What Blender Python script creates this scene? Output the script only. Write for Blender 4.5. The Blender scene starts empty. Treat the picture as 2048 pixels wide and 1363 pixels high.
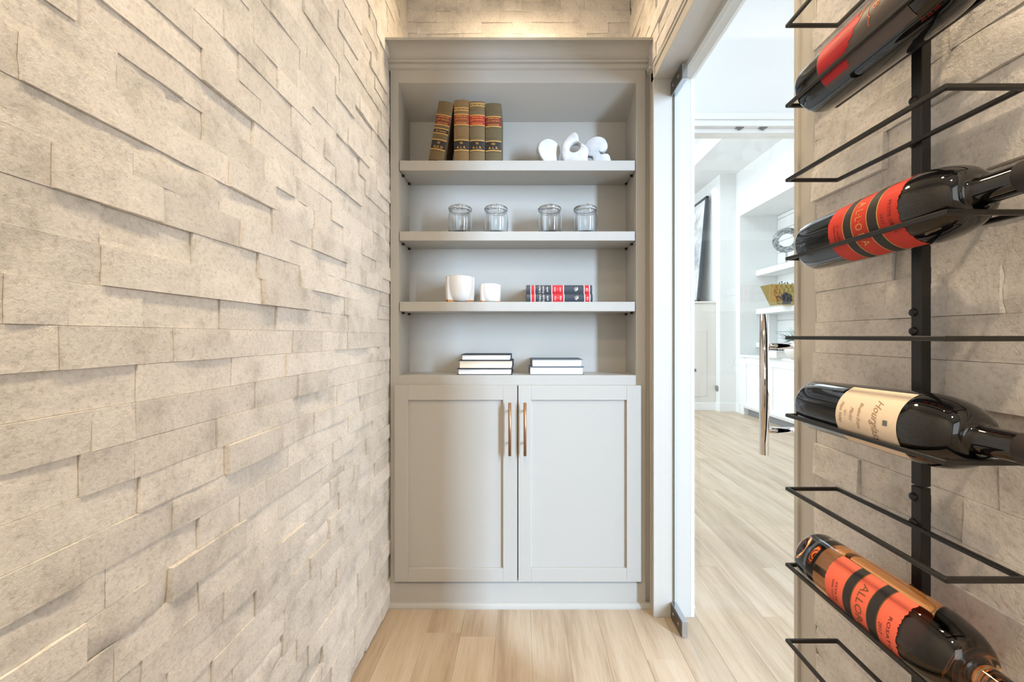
import bpy, bmesh, math, random
from mathutils import Vector, Matrix, noise
R = random.Random(7)
PI = math.pi
SC = bpy.context.scene
COL = SC.collection

# ------------------------------------------------------------------ camera, world, lights, exposure
F, CX, CY, EYE = 800.0, 1045.0, 672.0, 1.17      # focal length and vanishing point in pixels of the 2048x1363 frame, eye height
cam = bpy.data.objects.new('camera', bpy.data.cameras.new('camera'))
COL.objects.link(cam)
cam.location = (0, 0, EYE)
cam.rotation_euler = (PI / 2, 0, 0)
cam.data.sensor_width = 36.0
cam.data.lens = F / 2048 * 36
cam.data.shift_x = -(CX - 1024) / 2048
cam.data.shift_y = -(681.5 - CY) / 2048
cam.data.clip_start = 0.02
SC.camera = cam

SC.view_settings.view_transform = 'Standard'
SC.view_settings.look = 'None'
SC.view_settings.gamma = 1.0
SC.view_settings.use_curve_mapping = False
SC.view_settings.exposure = -0.12

world = bpy.data.worlds.new('world')
SC.world = world
world.use_nodes = True
bg = world.node_tree.nodes['Background']
bg.inputs['Color'].default_value = (0.80, 0.90, 1.0, 1)
bg.inputs['Strength'].default_value = 0.2

def area(name, loc, target, sx, sy, power, color, shape='RECTANGLE'):
    l = bpy.data.lights.new(name, 'AREA')
    l.shape = shape
    l.size = sx
    if shape in ('RECTANGLE', 'ELLIPSE'):
        l.size_y = sy
    l.energy = power
    l.color = color
    o = bpy.data.objects.new(name, l)
    COL.objects.link(o)
    o.location = loc
    d = Vector(target) - Vector(loc)
    o.rotation_euler = d.to_track_quat('-Z', 'Y').to_euler()
    return o

WARM = (1.0, 0.77, 0.50)
COOL = (0.64, 0.85, 1.14)
def spot(name, loc, target, power, color, angle, blend=1.0, r=0.04):
    l = bpy.data.lights.new(name, 'SPOT')
    l.energy = power
    l.color = color
    l.spot_size = math.radians(angle)
    l.spot_blend = blend
    l.shadow_soft_size = r
    o = bpy.data.objects.new(name, l)
    COL.objects.link(o)
    o.location = loc
    o.rotation_euler = (Vector(target) - Vector(loc)).to_track_quat('-Z', 'Y').to_euler()
    return o

spot('downlight_entry', (-0.05, -0.50, 2.93), (-0.05, -0.10, 0), 132, WARM, 135)
spot('downlight_middle', (0.05, 0.40, 2.93), (0.05, 0.40, 0), 66, WARM, 120)
spot('downlight_cabinet', (-0.02, 1.66, 2.93), (-0.02, 1.76, 0), 84, WARM, 160, 1.0, .12)
area('window_daylight', (3.6, -1.95, 2.15), (0.25, 1.65, 1.15), 0.5, 3.1, 840, COOL)
area('hall_fill', (4.35, 0.9, 1.9), (0.0, 0.9, 1.5), 3.2, 3.4, 138, (0.97, 0.97, 0.98))  # unseen fill panel added to light the left stone wall through the doorway
area('living_fill_top', (1.7, 4.6, 3.95), (1.7, 4.6, 0), 1.6, 3.2, 95, (0.86, 0.95, 1.03))  # overhead fill added to brighten the rooms beyond the glass
area('living_fill_side', (-0.35, 5.3, 2.0), (3.0, 5.3, 1.7), 4.5, 3.0, 210, (0.90, 0.96, 1.03))  # side fill added to lift the niche and far wall, hidden behind the cabinet
area('entry_fill', (0.0, -1.58, 1.5), (0.0, 0, 1.4), 0.9, 2.0, 14, (0.84, 0.96, 1.05))  # neutral fill added behind the camera, in front of a solid wall

# ------------------------------------------------------------------ materials
def lin(r, g, b):
    f = lambda c: (c / 255 / 12.92) if c / 255 <= 0.04045 else ((c / 255 + 0.055) / 1.055) ** 2.4
    return (f(r), f(g), f(b), 1)

def mat(name, col, rough=0.5, metal=0.0, spec=0.5, coat=0.0):
    m = bpy.data.materials.new(name)
    m.use_nodes = True
    p = m.node_tree.nodes['Principled BSDF']
    p.inputs['Base Color'].default_value = col
    p.inputs['Roughness'].default_value = rough
    p.inputs['Metallic'].default_value = metal
    p.inputs['Specular IOR Level'].default_value = spec
    p.inputs['Coat Weight'].default_value = coat
    return m

def nt(m):
    return m.node_tree.nodes, m.node_tree.links, m.node_tree.nodes['Principled BSDF']

def ramp(n, stops):
    r = n.new('ShaderNodeValToRGB')
    el = r.color_ramp.elements
    while len(el) > 1:
        el.remove(el[-1])
    el[0].position, el[0].color = stops[0]
    for pos, c in stops[1:]:
        e = el.new(pos)
        e.color = c
    return r

def noise_node(n, l, vec, scale, detail=3, rough=0.55):
    t = n.new('ShaderNodeTexNoise')
    t.inputs['Scale'].default_value = scale
    t.inputs['Detail'].default_value = detail
    t.inputs['Roughness'].default_value = rough
    l.new(vec, t.inputs['Vector'])
    return t

def painted(name, col, rough=0.42, bump=0.02):
    m = mat(name, col, rough, spec=0.4)
    n, l, p = nt(m)
    g = n.new('ShaderNodeNewGeometry')
    t = noise_node(n, l, g.outputs['Position'], 220, 2)
    b = n.new('ShaderNodeBump')
    b.inputs['Strength'].default_value = bump
    b.inputs['Distance'].default_value = 0.001
    l.new(t.outputs['Fac'], b.inputs['Height'])
    l.new(b.outputs['Normal'], p.inputs['Normal'])
    return m

def stone_material(name, base, dark, light, rust):
    m = mat(name, base, 0.85, spec=0.25)
    n, l, p = nt(m)
    g = n.new('ShaderNodeNewGeometry')
    pos = g.outputs['Position']
    oi = n.new('ShaderNodeObjectInfo')
    big = noise_node(n, l, pos, 13, 5, 0.62)
    r1 = ramp(n, [(0.30, dark), (0.48, base), (0.70, light)])
    l.new(big.outputs['Fac'], r1.inputs['Fac'])
    # per stone tone
    hsv = n.new('ShaderNodeHueSaturation')
    mr = n.new('ShaderNodeMapRange')
    mr.inputs['To Min'].default_value = 0.90
    mr.inputs['To Max'].default_value = 1.06
    l.new(oi.outputs['Random'], mr.inputs['Value'])
    l.new(mr.outputs['Result'], hsv.inputs['Value'])
    l.new(r1.outputs['Color'], hsv.inputs['Color'])
    # fine grain
    fine = noise_node(n, l, pos, 140, 5, 0.72)
    r2 = ramp(n, [(0.32, (0.66, 0.62, 0.58, 1)), (0.50, (1, 1, 1, 1)), (0.75, (1.05, 1.05, 1.05, 1))])
    l.new(fine.outputs['Fac'], r2.inputs['Fac'])
    mx = n.new('ShaderNodeMix')
    mx.data_type = 'RGBA'
    mx.blend_type = 'MULTIPLY'
    mx.inputs['Factor'].default_value = 0.62
    l.new(hsv.outputs['Color'], mx.inputs['A'])
    l.new(r2.outputs['Color'], mx.inputs['B'])
    # rust flecks
    fl = noise_node(n, l, pos, 52, 4, 0.75)
    r3 = ramp(n, [(0.635, (0, 0, 0, 1)), (0.71, (1, 1, 1, 1))])
    l.new(fl.outputs['Fac'], r3.inputs['Fac'])
    mu = n.new('ShaderNodeMath')
    mu.operation = 'MULTIPLY'
    mu.inputs[1].default_value = 0.32
    l.new(r3.outputs['Color'], mu.inputs[0])
    mx2 = n.new('ShaderNodeMix')
    mx2.data_type = 'RGBA'
    l.new(mu.outputs[0], mx2.inputs['Factor'])
    l.new(mx.outputs['Result'], mx2.inputs['A'])
    mx2.inputs['B'].default_value = rust
    l.new(mx2.outputs['Result'], p.inputs['Base Color'])
    # relief
    h1 = noise_node(n, l, pos, 55, 6, 0.72)
    h2 = noise_node(n, l, pos, 260, 3, 0.6)
    ad = n.new('ShaderNodeMath')
    ad.operation = 'MULTIPLY_ADD'
    ad.inputs[1].default_value = 0.35
    l.new(h2.outputs['Fac'], ad.inputs[0])
    l.new(h1.outputs['Fac'], ad.inputs[2])
    b = n.new('ShaderNodeBump')
    b.inputs['Strength'].default_value = 0.45
    b.inputs['Distance'].default_value = 0.007
    l.new(ad.outputs[0], b.inputs['Height'])
    l.new(b.outputs['Normal'], p.inputs['Normal'])
    return m

def wood_material(name, c0, c1, c2, rough=0.42):
    m = mat(name, c1, rough, spec=0.4)
    n, l, p = nt(m)
    g = n.new('ShaderNodeNewGeometry')
    oi = n.new('ShaderNodeObjectInfo')
    mp = n.new('ShaderNodeMapping')
    mp.inputs['Scale'].default_value = (16, 1.3, 1)
    l.new(g.outputs['Position'], mp.inputs['Vector'])
    cmb = n.new('ShaderNodeVectorMath')
    cmb.operation = 'ADD'
    sc = n.new('ShaderNodeMath')
    sc.operation = 'MULTIPLY'
    sc.inputs[1].default_value = 37.0
    l.new(oi.outputs['Random'], sc.inputs[0])
    cv = n.new('ShaderNodeCombineXYZ')
    l.new(sc.outputs[0], cv.inputs['Y'])
    l.new(sc.outputs[0], cv.inputs['Z'])
    l.new(mp.outputs['Vector'], cmb.inputs[0])
    l.new(cv.outputs['Vector'], cmb.inputs[1])
    t = noise_node(n, l, cmb.outputs['Vector'], 1.0, 5, 0.6)
    r = ramp(n, [(0.28, c0), (0.5, c1), (0.72, c2)])
    l.new(t.outputs['Fac'], r.inputs['Fac'])
    mp2 = n.new('ShaderNodeMapping')
    mp2.inputs['Scale'].default_value = (240, 9, 1)
    l.new(g.outputs['Position'], mp2.inputs['Vector'])
    t2 = noise_node(n, l, mp2.outputs['Vector'], 1.0, 2, 0.5)
    r2 = ramp(n, [(0.32, (0.80, 0.76, 0.72, 1)), (0.5, (1, 1, 1, 1))])
    l.new(t2.outputs['Fac'], r2.inputs['Fac'])
    mx = n.new('ShaderNodeMix')
    mx.data_type = 'RGBA'
    mx.blend_type = 'MULTIPLY'
    mx.inputs['Factor'].default_value = 0.5
    l.new(r.outputs['Color'], mx.inputs['A'])
    l.new(r2.outputs['Color'], mx.inputs['B'])
    hsv = n.new('ShaderNodeHueSaturation')
    mr = n.new('ShaderNodeMapRange')
    mr.inputs['To Min'].default_value = 0.92
    mr.inputs['To Max'].default_value = 1.05
    l.new(oi.outputs['Random'], mr.inputs['Value'])
    l.new(mr.outputs['Result'], hsv.inputs['Value'])
    l.new(mx.outputs['Result'], hsv.inputs['Color'])
    l.new(hsv.outputs['Color'], p.inputs['Base Color'])
    b = n.new('ShaderNodeBump')
    b.inputs['Strength'].default_value = 0.12
    b.inputs['Distance'].default_value = 0.001
    l.new(t2.outputs['Fac'], b.inputs['Height'])
    l.new(b.outputs['Normal'], p.inputs['Normal'])
    return m

def pane_material(name, tint, reflect=1.0):
    m = bpy.data.materials.new(name)
    m.use_nodes = True
    n, l = m.node_tree.nodes, m.node_tree.links
    n.clear()
    out = n.new('ShaderNodeOutputMaterial')
    tr = n.new('ShaderNodeBsdfTransparent')
    tr.inputs['Color'].default_value = tint
    gl = n.new('ShaderNodeBsdfGlossy')
    gl.inputs['Roughness'].default_value = 0.0
    fr = n.new('ShaderNodeFresnel')
    fr.inputs['IOR'].default_value = 1.45
    mu = n.new('ShaderNodeMath')
    mu.operation = 'MULTIPLY'
    mu.inputs[1].default_value = reflect
    mx = n.new('ShaderNodeMixShader')
    l.new(fr.outputs[0], mu.inputs[0])
    l.new(mu.outputs[0], mx.inputs[0])
    l.new(tr.outputs[0], mx.inputs[1])
    l.new(gl.outputs[0], mx.inputs[2])
    l.new(mx.outputs[0], out.inputs[0])
    return m

def glass_material(name, col, rough=0.0, ior=1.45):
    m = bpy.data.materials.new(name)
    m.use_nodes = True
    p = m.node_tree.nodes['Principled BSDF']
    p.inputs['Base Color'].default_value = col
    p.inputs['Roughness'].default_value = rough
    p.inputs['IOR'].default_value = ior
    p.inputs['Transmission Weight'].default_value = 1.0
    return m

def weave_material(name, c0, c1, scale=400, rough=0.8):
    m = mat(name, c0, rough, spec=0.2)
    n, l, p = nt(m)
    tc = n.new('ShaderNodeTexCoord')
    t = noise_node(n, l, tc.outputs['Object'], scale, 3)
    t2 = noise_node(n, l, tc.outputs['Object'], 14, 4)
    r = ramp(n, [(0.3, c0), (0.7, c1)])
    ad = n.new('ShaderNodeMath')
    ad.operation = 'MULTIPLY_ADD'
    ad.inputs[1].default_value = 0.4
    ad.inputs[2].default_value = 0.3
    l.new(t2.outputs['Fac'], ad.inputs[0])
    ad2 = n.new('ShaderNodeMath')
    ad2.operation = 'MULTIPLY_ADD'
    ad2.inputs[1].default_value = 0.4
    l.new(t.outputs['Fac'], ad2.inputs[0])
    l.new(ad.outputs[0], ad2.inputs[2])
    sub = n.new('ShaderNodeMath')
    sub.operation = 'SUBTRACT'
    sub.inputs[1].default_value = 0.2
    l.new(ad2.outputs[0], sub.inputs[0])
    l.new(sub.outputs[0], r.inputs['Fac'])
    l.new(r.outputs['Color'], p.inputs['Base Color'])
    return m

def marble_material(name, base, vein, scale, lo, hi, rough=0.45):
    m = mat(name, base, rough)
    n, l, p = nt(m)
    tc = n.new('ShaderNodeTexCoord')
    t = noise_node(n, l, tc.outputs['Object'], scale, 6, 0.65)
    r = ramp(n, [(lo, vein), (hi, base)])
    l.new(t.outputs['Fac'], r.inputs['Fac'])
    l.new(r.outputs['Color'], p.inputs['Base Color'])
    return m

M = {}
M['stone'] = stone_material('ledger_stone', lin(226, 222, 217), lin(202, 198, 193), lin(236, 232, 228), lin(190, 150, 114))
M['mortar'] = mat('stone_backing', lin(150, 140, 128), 0.95)
M['paint'] = painted('greige_cabinet_paint', lin(179, 176, 169))
M['casing'] = painted('greige_casing_paint', lin(196, 193, 186))
M['white'] = painted('white_wall_paint', lin(224, 225, 224), 0.6)
M['trimwhite'] = painted('white_trim_paint', lin(228, 229, 228), 0.4)
M['stonepanel'] = painted('pale_mantel_surface', lin(215, 211, 205), 0.5)
M['ceiling'] = painted('ceiling_paint', lin(232, 228, 220), 0.8)
M['oak'] = wood_material('light_oak', lin(160, 138, 114), lin(186, 166, 142), lin(200, 184, 164))
M['black'] = mat('black_powder_coat', (0.012, 0.011, 0.010, 1), 0.38, spec=0.5)
M['screw'] = mat('black_screw', (0.03, 0.03, 0.03, 1), 0.3, 0.6)
M['brass'] = mat('brushed_bronze', lin(172, 132, 98), 0.36, 1.0)
M['chrome'] = mat('polished_chrome', (0.75, 0.75, 0.76, 1), 0.06, 1.0)
M['hingedark'] = mat('brushed_hinge_face', (0.16, 0.16, 0.16, 1), 0.22, 1.0)
M['hinge'] = mat('satin_hinge_metal', (0.55, 0.57, 0.60, 1), 0.2, 1.0)
M['pane'] = pane_material('clear_door_glass', (0.975, 0.985, 0.98, 1), 0.12)
M['gapstrip'] = mat('dark_gap_strip', lin(70, 84, 82), 0.2)
M['hallpane'] = pane_material('clear_hall_glass', (0.985, 0.995, 0.99, 1), 0.08)
M['jarglass'] = glass_material('clear_jar_glass', (0.97, 0.99, 1.0, 1))
M['wire'] = mat('jar_wire', (0.7, 0.7, 0.7, 1), 0.2, 1.0)
M['gasket'] = mat('clear_gasket', (0.8, 0.82, 0.82, 1), 0.4)
M['ceramic'] = mat('glazed_white_ceramic', lin(216, 212, 206), 0.18, coat=0.4)
M['gold'] = mat('gold_glaze', lin(214, 150, 92), 0.25, 0.8)
M['plaster'] = marble_material('white_marble', lin(214, 214, 214), lin(190, 191, 194), 22, 0.32, 0.6, 0.5)
M['lawcloth'] = weave_material('olive_buckram', lin(104, 88, 62), lin(124, 106, 78))
M['lawcloth2'] = weave_material('tan_buckram', lin(118, 92, 60), lin(138, 112, 78))
M['lawcloth3'] = weave_material('dark_olive_buckram', lin(90, 79, 56), lin(110, 97, 72))
M['redlabel'] = mat('red_leather_label', lin(168, 24, 22), 0.5)
M['brownlabel'] = mat('faded_red_label', lin(140, 58, 28), 0.5)
M['maroonlabel'] = mat('maroon_label', lin(112, 22, 18), 0.5)
M['blacklabel'] = mat('black_leather_label', lin(30, 25, 24), 0.5)
M['gilt'] = mat('gilt_stamping', lin(226, 178, 96), 0.4, 0.25)
M['pages'] = mat('book_pages', lin(236, 232, 226), 0.85)
M['creampages'] = mat('cream_book_pages', lin(228, 212, 190), 0.85)
M['bluecover'] = weave_material('charcoal_book_cloth', lin(46, 50, 56), lin(62, 66, 73))
M['greycover'] = weave_material('grey_book_cloth', lin(92, 100, 108), lin(112, 120, 128))
M['encyc'] = mat('dark_slate_leatherette', lin(58, 66, 76), 0.35)
M['encred'] = mat('red_band', lin(196, 40, 52), 0.4)
M['whiteprint'] = mat('white_print', lin(238, 228, 214), 0.5)
M['bottle'] = mat('near_black_bottle_glass', (0.004, 0.004, 0.005, 1), 0.03, spec=0.6, coat=0.3)
M['capsule'] = mat('matte_dark_capsule', lin(52, 44, 40), 0.5)
M['allored'] = mat('red_wine_label', lin(206, 52, 30), 0.6)
M['coral'] = mat('coral_wine_label', lin(250, 112, 84), 0.6)
M['cream'] = mat('cream_wine_label', lin(240, 222, 198), 0.65)
M['greylabel'] = mat('taupe_wine_label', lin(92, 82, 78), 0.45)
M['wingred'] = mat('crimson_print', lin(190, 14, 24), 0.5)
M['stripe'] = mat('black_label_stripe', lin(42, 36, 34), 0.55)
M['darkprint'] = mat('dark_label_print', lin(96, 30, 20), 0.6)
M['brownprint'] = mat('brown_script_print', lin(168, 136, 110), 0.6)
M['olive'] = mat('olive_gilt_print', lin(120, 84, 40), 0.5)
M['orangeprint'] = mat('orange_print', lin(228, 120, 52), 0.5)
M['roseglass'] = glass_material('clear_bottle_glass', (0.98, 0.98, 0.97, 1))
M['rose'] = glass_material('amber_rose_wine', lin(240, 178, 118), ior=1.1)
M['artframe'] = mat('charcoal_frame', lin(52, 62, 70), 0.4)
M['art'] = marble_material('pale_abstract_canvas', lin(226, 227, 228), lin(150, 156, 162), 2.2, 0.36, 0.56, 0.7)
M['ringstone'] = marble_material('grey_mottled_stone', lin(160, 166, 166), lin(60, 66, 68), 30, 0.40, 0.62, 0.4)
M['goldhex'] = mat('hammered_gold', lin(176, 154, 84), 0.25, 0.9)
M['berry'] = mat('dark_dried_flower', lin(40, 36, 36), 0.8)
M['leaf'] = mat('grey_green_needles', lin(110, 140, 126), 0.7)
M['outlet'] = mat('grey_outlet', lin(110, 112, 112), 0.5)
M['toe'] = mat('grey_toe_grille', lin(120, 122, 124), 0.5)
M['blackbox'] = mat('black_box', lin(28, 28, 30), 0.5)

# ------------------------------------------------------------------ helpers
def at(x, y, Y):
    return Vector(((x - CX) * Y / F, Y, EYE + (CY - y) * Y / F))

def xx(x, Y): return (x - CX) * Y / F
def zz(y, Y): return EYE + (CY - y) * Y / F

class MB:
    def __init__(s):
        s.v, s.f, s.m, s.s = [], [], [], []
    def add(s, vs, fs, mi=0, smooth=False):
        o = len(s.v)
        s.v += [tuple(v) for v in vs]
        for f in fs:
            s.f.append(tuple(i + o for i in f))
            s.m.append(mi)
            s.s.append(smooth)
        return s
    def box(s, a, b, bev=0.0, mi=0):
        x0, x1 = sorted((a[0], b[0])); y0, y1 = sorted((a[1], b[1])); z0, z1 = sorted((a[2], b[2]))
        bm = bmesh.new()
        vs = [bm.verts.new(p) for p in ((x0, y0, z0), (x1, y0, z0), (x1, y1, z0), (x0, y1, z0), (x0, y0, z1), (x1, y0, z1), (x1, y1, z1), (x0, y1, z1))]
        for f in ((0, 3, 2, 1), (4, 5, 6, 7), (0, 1, 5, 4), (1, 2, 6, 5), (2, 3, 7, 6), (3, 0, 4, 7)):
            bm.faces.new([vs[i] for i in f])
        if bev > 0:
            bmesh.ops.bevel(bm, geom=bm.edges[:], offset=min(bev, (x1 - x0) * .45, (y1 - y0) * .45, (z1 - z0) * .45), segments=1, affect='EDGES')
        s.from_bm(bm, mi)
        return s
    def from_bm(s, bm, mi=0, smooth=False):
        bm.verts.index_update()
        s.add([v.co.copy() for v in bm.verts], [[v.index for v in f.verts] for f in bm.faces], mi, smooth)
        bm.free()
    def lathe(s, prof, n=32, mi=0, c=(0, 0, 0), smooth=True, close=False):
        # prof: list of (r, z); r == 0 makes a pole
        vs, rings = [], []
        for r, z in prof:
            if r < 1e-6:
                rings.append([len(vs)]); vs.append((c[0], c[1], c[2] + z))
            else:
                rings.append(list(range(len(vs), len(vs) + n)))
                vs += [(c[0] + r * math.cos(2 * PI * i / n), c[1] + r * math.sin(2 * PI * i / n), c[2] + z) for i in range(n)]
        fs = []
        seq = list(zip(rings, rings[1:]))
        if close: seq.append((rings[-1], rings[0]))
        for a, b in seq:
            for i in range(n):
                j = (i + 1) % n
                if len(a) == 1 and len(b) == 1: continue
                if len(a) == 1: fs.append((a[0], b[j], b[i]))
                elif len(b) == 1: fs.append((a[i], a[j], b[0]))
                else: fs.append((a[i], a[j], b[j], b[i]))
        s.add(vs, fs, mi, smooth)
        return s
    def tube(s, pts, r, n=8, closed=False, mi=0, smooth=True, square=False):
        pts = [Vector(p) for p in pts]
        N = len(pts)
        rings = []
        vs = []
        up = None
        for i, p in enumerate(pts):
            a = pts[(i - 1) % N] if (closed or i > 0) else p
            b = pts[(i + 1) % N] if (closed or i < N - 1) else p
            d = (b - a)
            if d.length < 1e-9: d = Vector((0, 0, 1))
            d.normalize()
            if up is None:
                up = Vector((0, 0, 1)) if abs(d.z) < .9 else Vector((1, 0, 0))
            sd = d.cross(up)
            if sd.length < 1e-6: sd = d.cross(Vector((0, 1, 0)))
            sd.normalize()
            up2 = sd.cross(d).normalized()
            up = up2
            rr = r[i] if isinstance(r, (list, tuple)) else r
            rings.append(list(range(len(vs), len(vs) + n)))
            for k in range(n):
                an = 2 * PI * (k + (.5 if square else 0)) / n
                vs.append(p + sd * math.cos(an) * rr + up2 * math.sin(an) * rr)
        fs = []
        for i in range(N if closed else N - 1):
            a, b = rings[i], rings[(i + 1) % N]
            for k in range(n):
                fs.append((a[k], a[(k + 1) % n], b[(k + 1) % n], b[k]))
        if not closed:
            fs.append(tuple(reversed(rings[0])))
            fs.append(tuple(rings[-1]))
        s.add(vs, fs, mi, smooth)
        return s
    def prism(s, poly, z0, z1, axis='X', mi=0):
        # poly in the two other axes, extruded along axis
        n = len(poly)
        def P(p, z):
            return {'X': (z, p[0], p[1]), 'Y': (p[0], z, p[1]), 'Z': (p[0], p[1], z)}[axis]
        vs = [P(p, z0) for p in poly] + [P(p, z1) for p in poly]
        fs = [tuple(range(n)), tuple(reversed(range(n, 2 * n)))]
        for i in range(n):
            j = (i + 1) % n
            fs.append((i, i + n, j + n, j))
        s.add(vs, fs, mi)
        return s

def link(name, mb, mats, parent=None, shift=None):
    me = bpy.data.meshes.new(name)
    sh = Vector(shift) if shift is not None else Vector((0, 0, 0))
    me.from_pydata([tuple(Vector(v) - sh) for v in mb.v], [], mb.f)
    if not isinstance(mats, (list, tuple)): mats = [mats]
    for m in mats: me.materials.append(m)
    for p, mi, sm in zip(me.polygons, mb.m, mb.s):
        p.material_index = mi
        p.use_smooth = sm
    bm = bmesh.new()
    bm.from_mesh(me)
    bmesh.ops.recalc_face_normals(bm, faces=bm.faces[:])
    bm.to_mesh(me)
    bm.free()
    o = bpy.data.objects.new(name, me)
    COL.objects.link(o)
    if parent is not None: o.parent = parent
    return o

def origin(parent):
    v = Vector((0, 0, 0))
    while parent is not None:
        v += parent.location
        parent = parent.parent
    return v

def part(name, mb, mats, parent, label=None, world=True):
    o = link(name, mb, mats, parent, origin(parent) if world else None)
    if label: o['label'] = label
    if name in ('band', 'spine_lettering', 'gilt_lettering', 'gilt_print', 'stripes', 'small_print', 'script_print', 'vein_print', 'orange_print', 'honeycomb', 'flower_head', 'foliage', 'spine_print', 'stand', 'wire_clip'): o['kind'] = 'stuff'
    return o

def thing(name, label, cat, loc, group=None, rot=(0, 0, 0)):
    o = bpy.data.objects.new(name, None)
    COL.objects.link(o)
    o.location = loc
    o.rotation_euler = rot
    o.empty_display_size = .05
    o['label'] = label
    o['category'] = cat
    if group: o['group'] = group
    return o

def tag(o, label, cat, group=None):
    o['label'] = label; o['category'] = cat
    if group: o['group'] = group
    return o

def struct(name, mb, mats, label=None, parent=None):
    o = link(name, mb, mats, parent)
    o['kind'] = 'structure'
    if label: o['label'] = label
    return o

def copy_tree(o, parent=None):
    c = o.copy()
    COL.objects.link(c)
    c.parent = parent
    for ch in list(o.children):
        copy_tree(ch, c)
    return c

def bx(a, b, bev=0.0):
    return MB().box(a, b, bev)

def text_flat(body, size, width=None, shear=0.0):
    """triangles of a word, centred on the origin in the xy plane"""
    cu = bpy.data.curves.new('t', 'FONT')
    cu.body = body
    cu.size = size
    cu.align_x = 'CENTER'
    cu.align_y = 'CENTER'
    cu.shear = shear
    cu.resolution_u = 2
    ob = bpy.data.objects.new('t', cu)
    me = bpy.data.meshes.new_from_object(ob)
    vs = [v.co.copy() for v in me.vertices]
    fs = [tuple(p.vertices) for p in me.polygons]
    bpy.data.objects.remove(ob)
    bpy.data.curves.remove(cu)
    bpy.data.meshes.remove(me)
    if vs:
        cy = (min(v.y for v in vs) + max(v.y for v in vs)) / 2
        cx = (min(v.x for v in vs) + max(v.x for v in vs)) / 2
        w = max(v.x for v in vs) - min(v.x for v in vs)
        k = (width / w) if width and w > 0 else 1.0
        vs = [Vector(((v.x - cx) * k, v.y - cy, 0)) for v in vs]
    return vs, fs

# ------------------------------------------------------------------ room shell
LW, RW, BW, CEIL = -0.5785, 0.545, 2.02, 2.94        # stone face planes of the wine room
JN, JF = 0.805, 1.665                                  # near and far jamb faces of the doorway
wall_left = struct('wall_left', bx((LW - .12, -1.6, 0), (LW - .022, BW + .1, CEIL)), M['mortar'], 'stacked ledger stone wall left of the cabinet')
wall_back = struct('wall_back', bx((LW - .02, BW + .022, 0), (RW + .02, BW + .12, CEIL)), M['mortar'], 'ledger stone wall showing above the cabinet')
mb = MB()
mb.box((RW + .022, -1.6, 0), (.70, JN, 4.3))
mb.box((RW + .022, JN, 2.258), (.70, JF, 4.3))
mb.box((RW + .022, JF + .018, 0), (.70, BW + .12, 4.3))
wall_right = struct('wall_right', mb, [M['white']], 'ledger stone wall around the glass door')
struct('wall_entry', bx((LW - .12, -1.72, 0), (.70, -1.6, CEIL)), M['ceiling'], 'plain wall behind the viewer')
struct('ceiling', bx((LW - .12, -1.72, CEIL), (RW + .022, BW + .12, CEIL + .1)), M['ceiling'], 'ceiling of the wine room')

# ---- stones
ROWH = 0.0561
Z0 = 1.1837
JOINTS = """37,80 266,299 101,304 237,142o 303,257o 369,175o 151,20o 204,527 388,500 396,564 6,602 347,664 287,609o 137,609o 203,440o
115,707 344,700 180,855 267,820 264,919 160,942 278,997 396,1063 338,1146 343,1043 214,1176o 395,1183 282,1347
445,32 506,72 541,15 607,20 552,160 591,170 404,120 518,217 409,264 581,239 613,95 668,177 652,229 602,299 646,289 455,329 526,324
676,47 690,10 739,15 678,145 732,177 718,214 694,282 754,262 740,127 752,67 749,172
477,465 515,532 520,582p 442,627 551,637 542,440 576,500o 622,480 684,467 662,425 690,544 722,492 749,539 597,559 689,604 668,355
729,375 752,370 769,445 440,390o 728,557 662,609o 628,639o
584,692p 642,690 693,687 507,787 593,767 571,740 430,869 445,919p 626,844 639,864 674,777 714,775 719,802 693,849 759,707 575,914
599,929 663,892 642,952 659,972 730,892 743,852 707,944 530,977 678,997 738,972 749,929 556,880o
424,1329 443,1216 541,1224 567,1234 619,1138 639,1153 658,1055 655,1206 591,1294 614,1304 644,1302 565,1299 662,1345 717,1030 738,1093
748,1128 714,1156 714,1186 702,1151 730,1199 706,1259 708,1292 670,1148 752,1229 762,1236 477,1044 508,1183"""
rows = {}
for tok in JOINTS.split():
    flag = tok[-1] if tok[-1] in 'op' else ''
    px, py = [float(q) for q in tok.rstrip('op').split(',')]
    Y = F * -LW / (CX - px)
    Z = EYE + (CY - py) * Y / F
    rows.setdefault(math.floor((Z - Z0) / ROWH), []).append((Y, flag))

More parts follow.
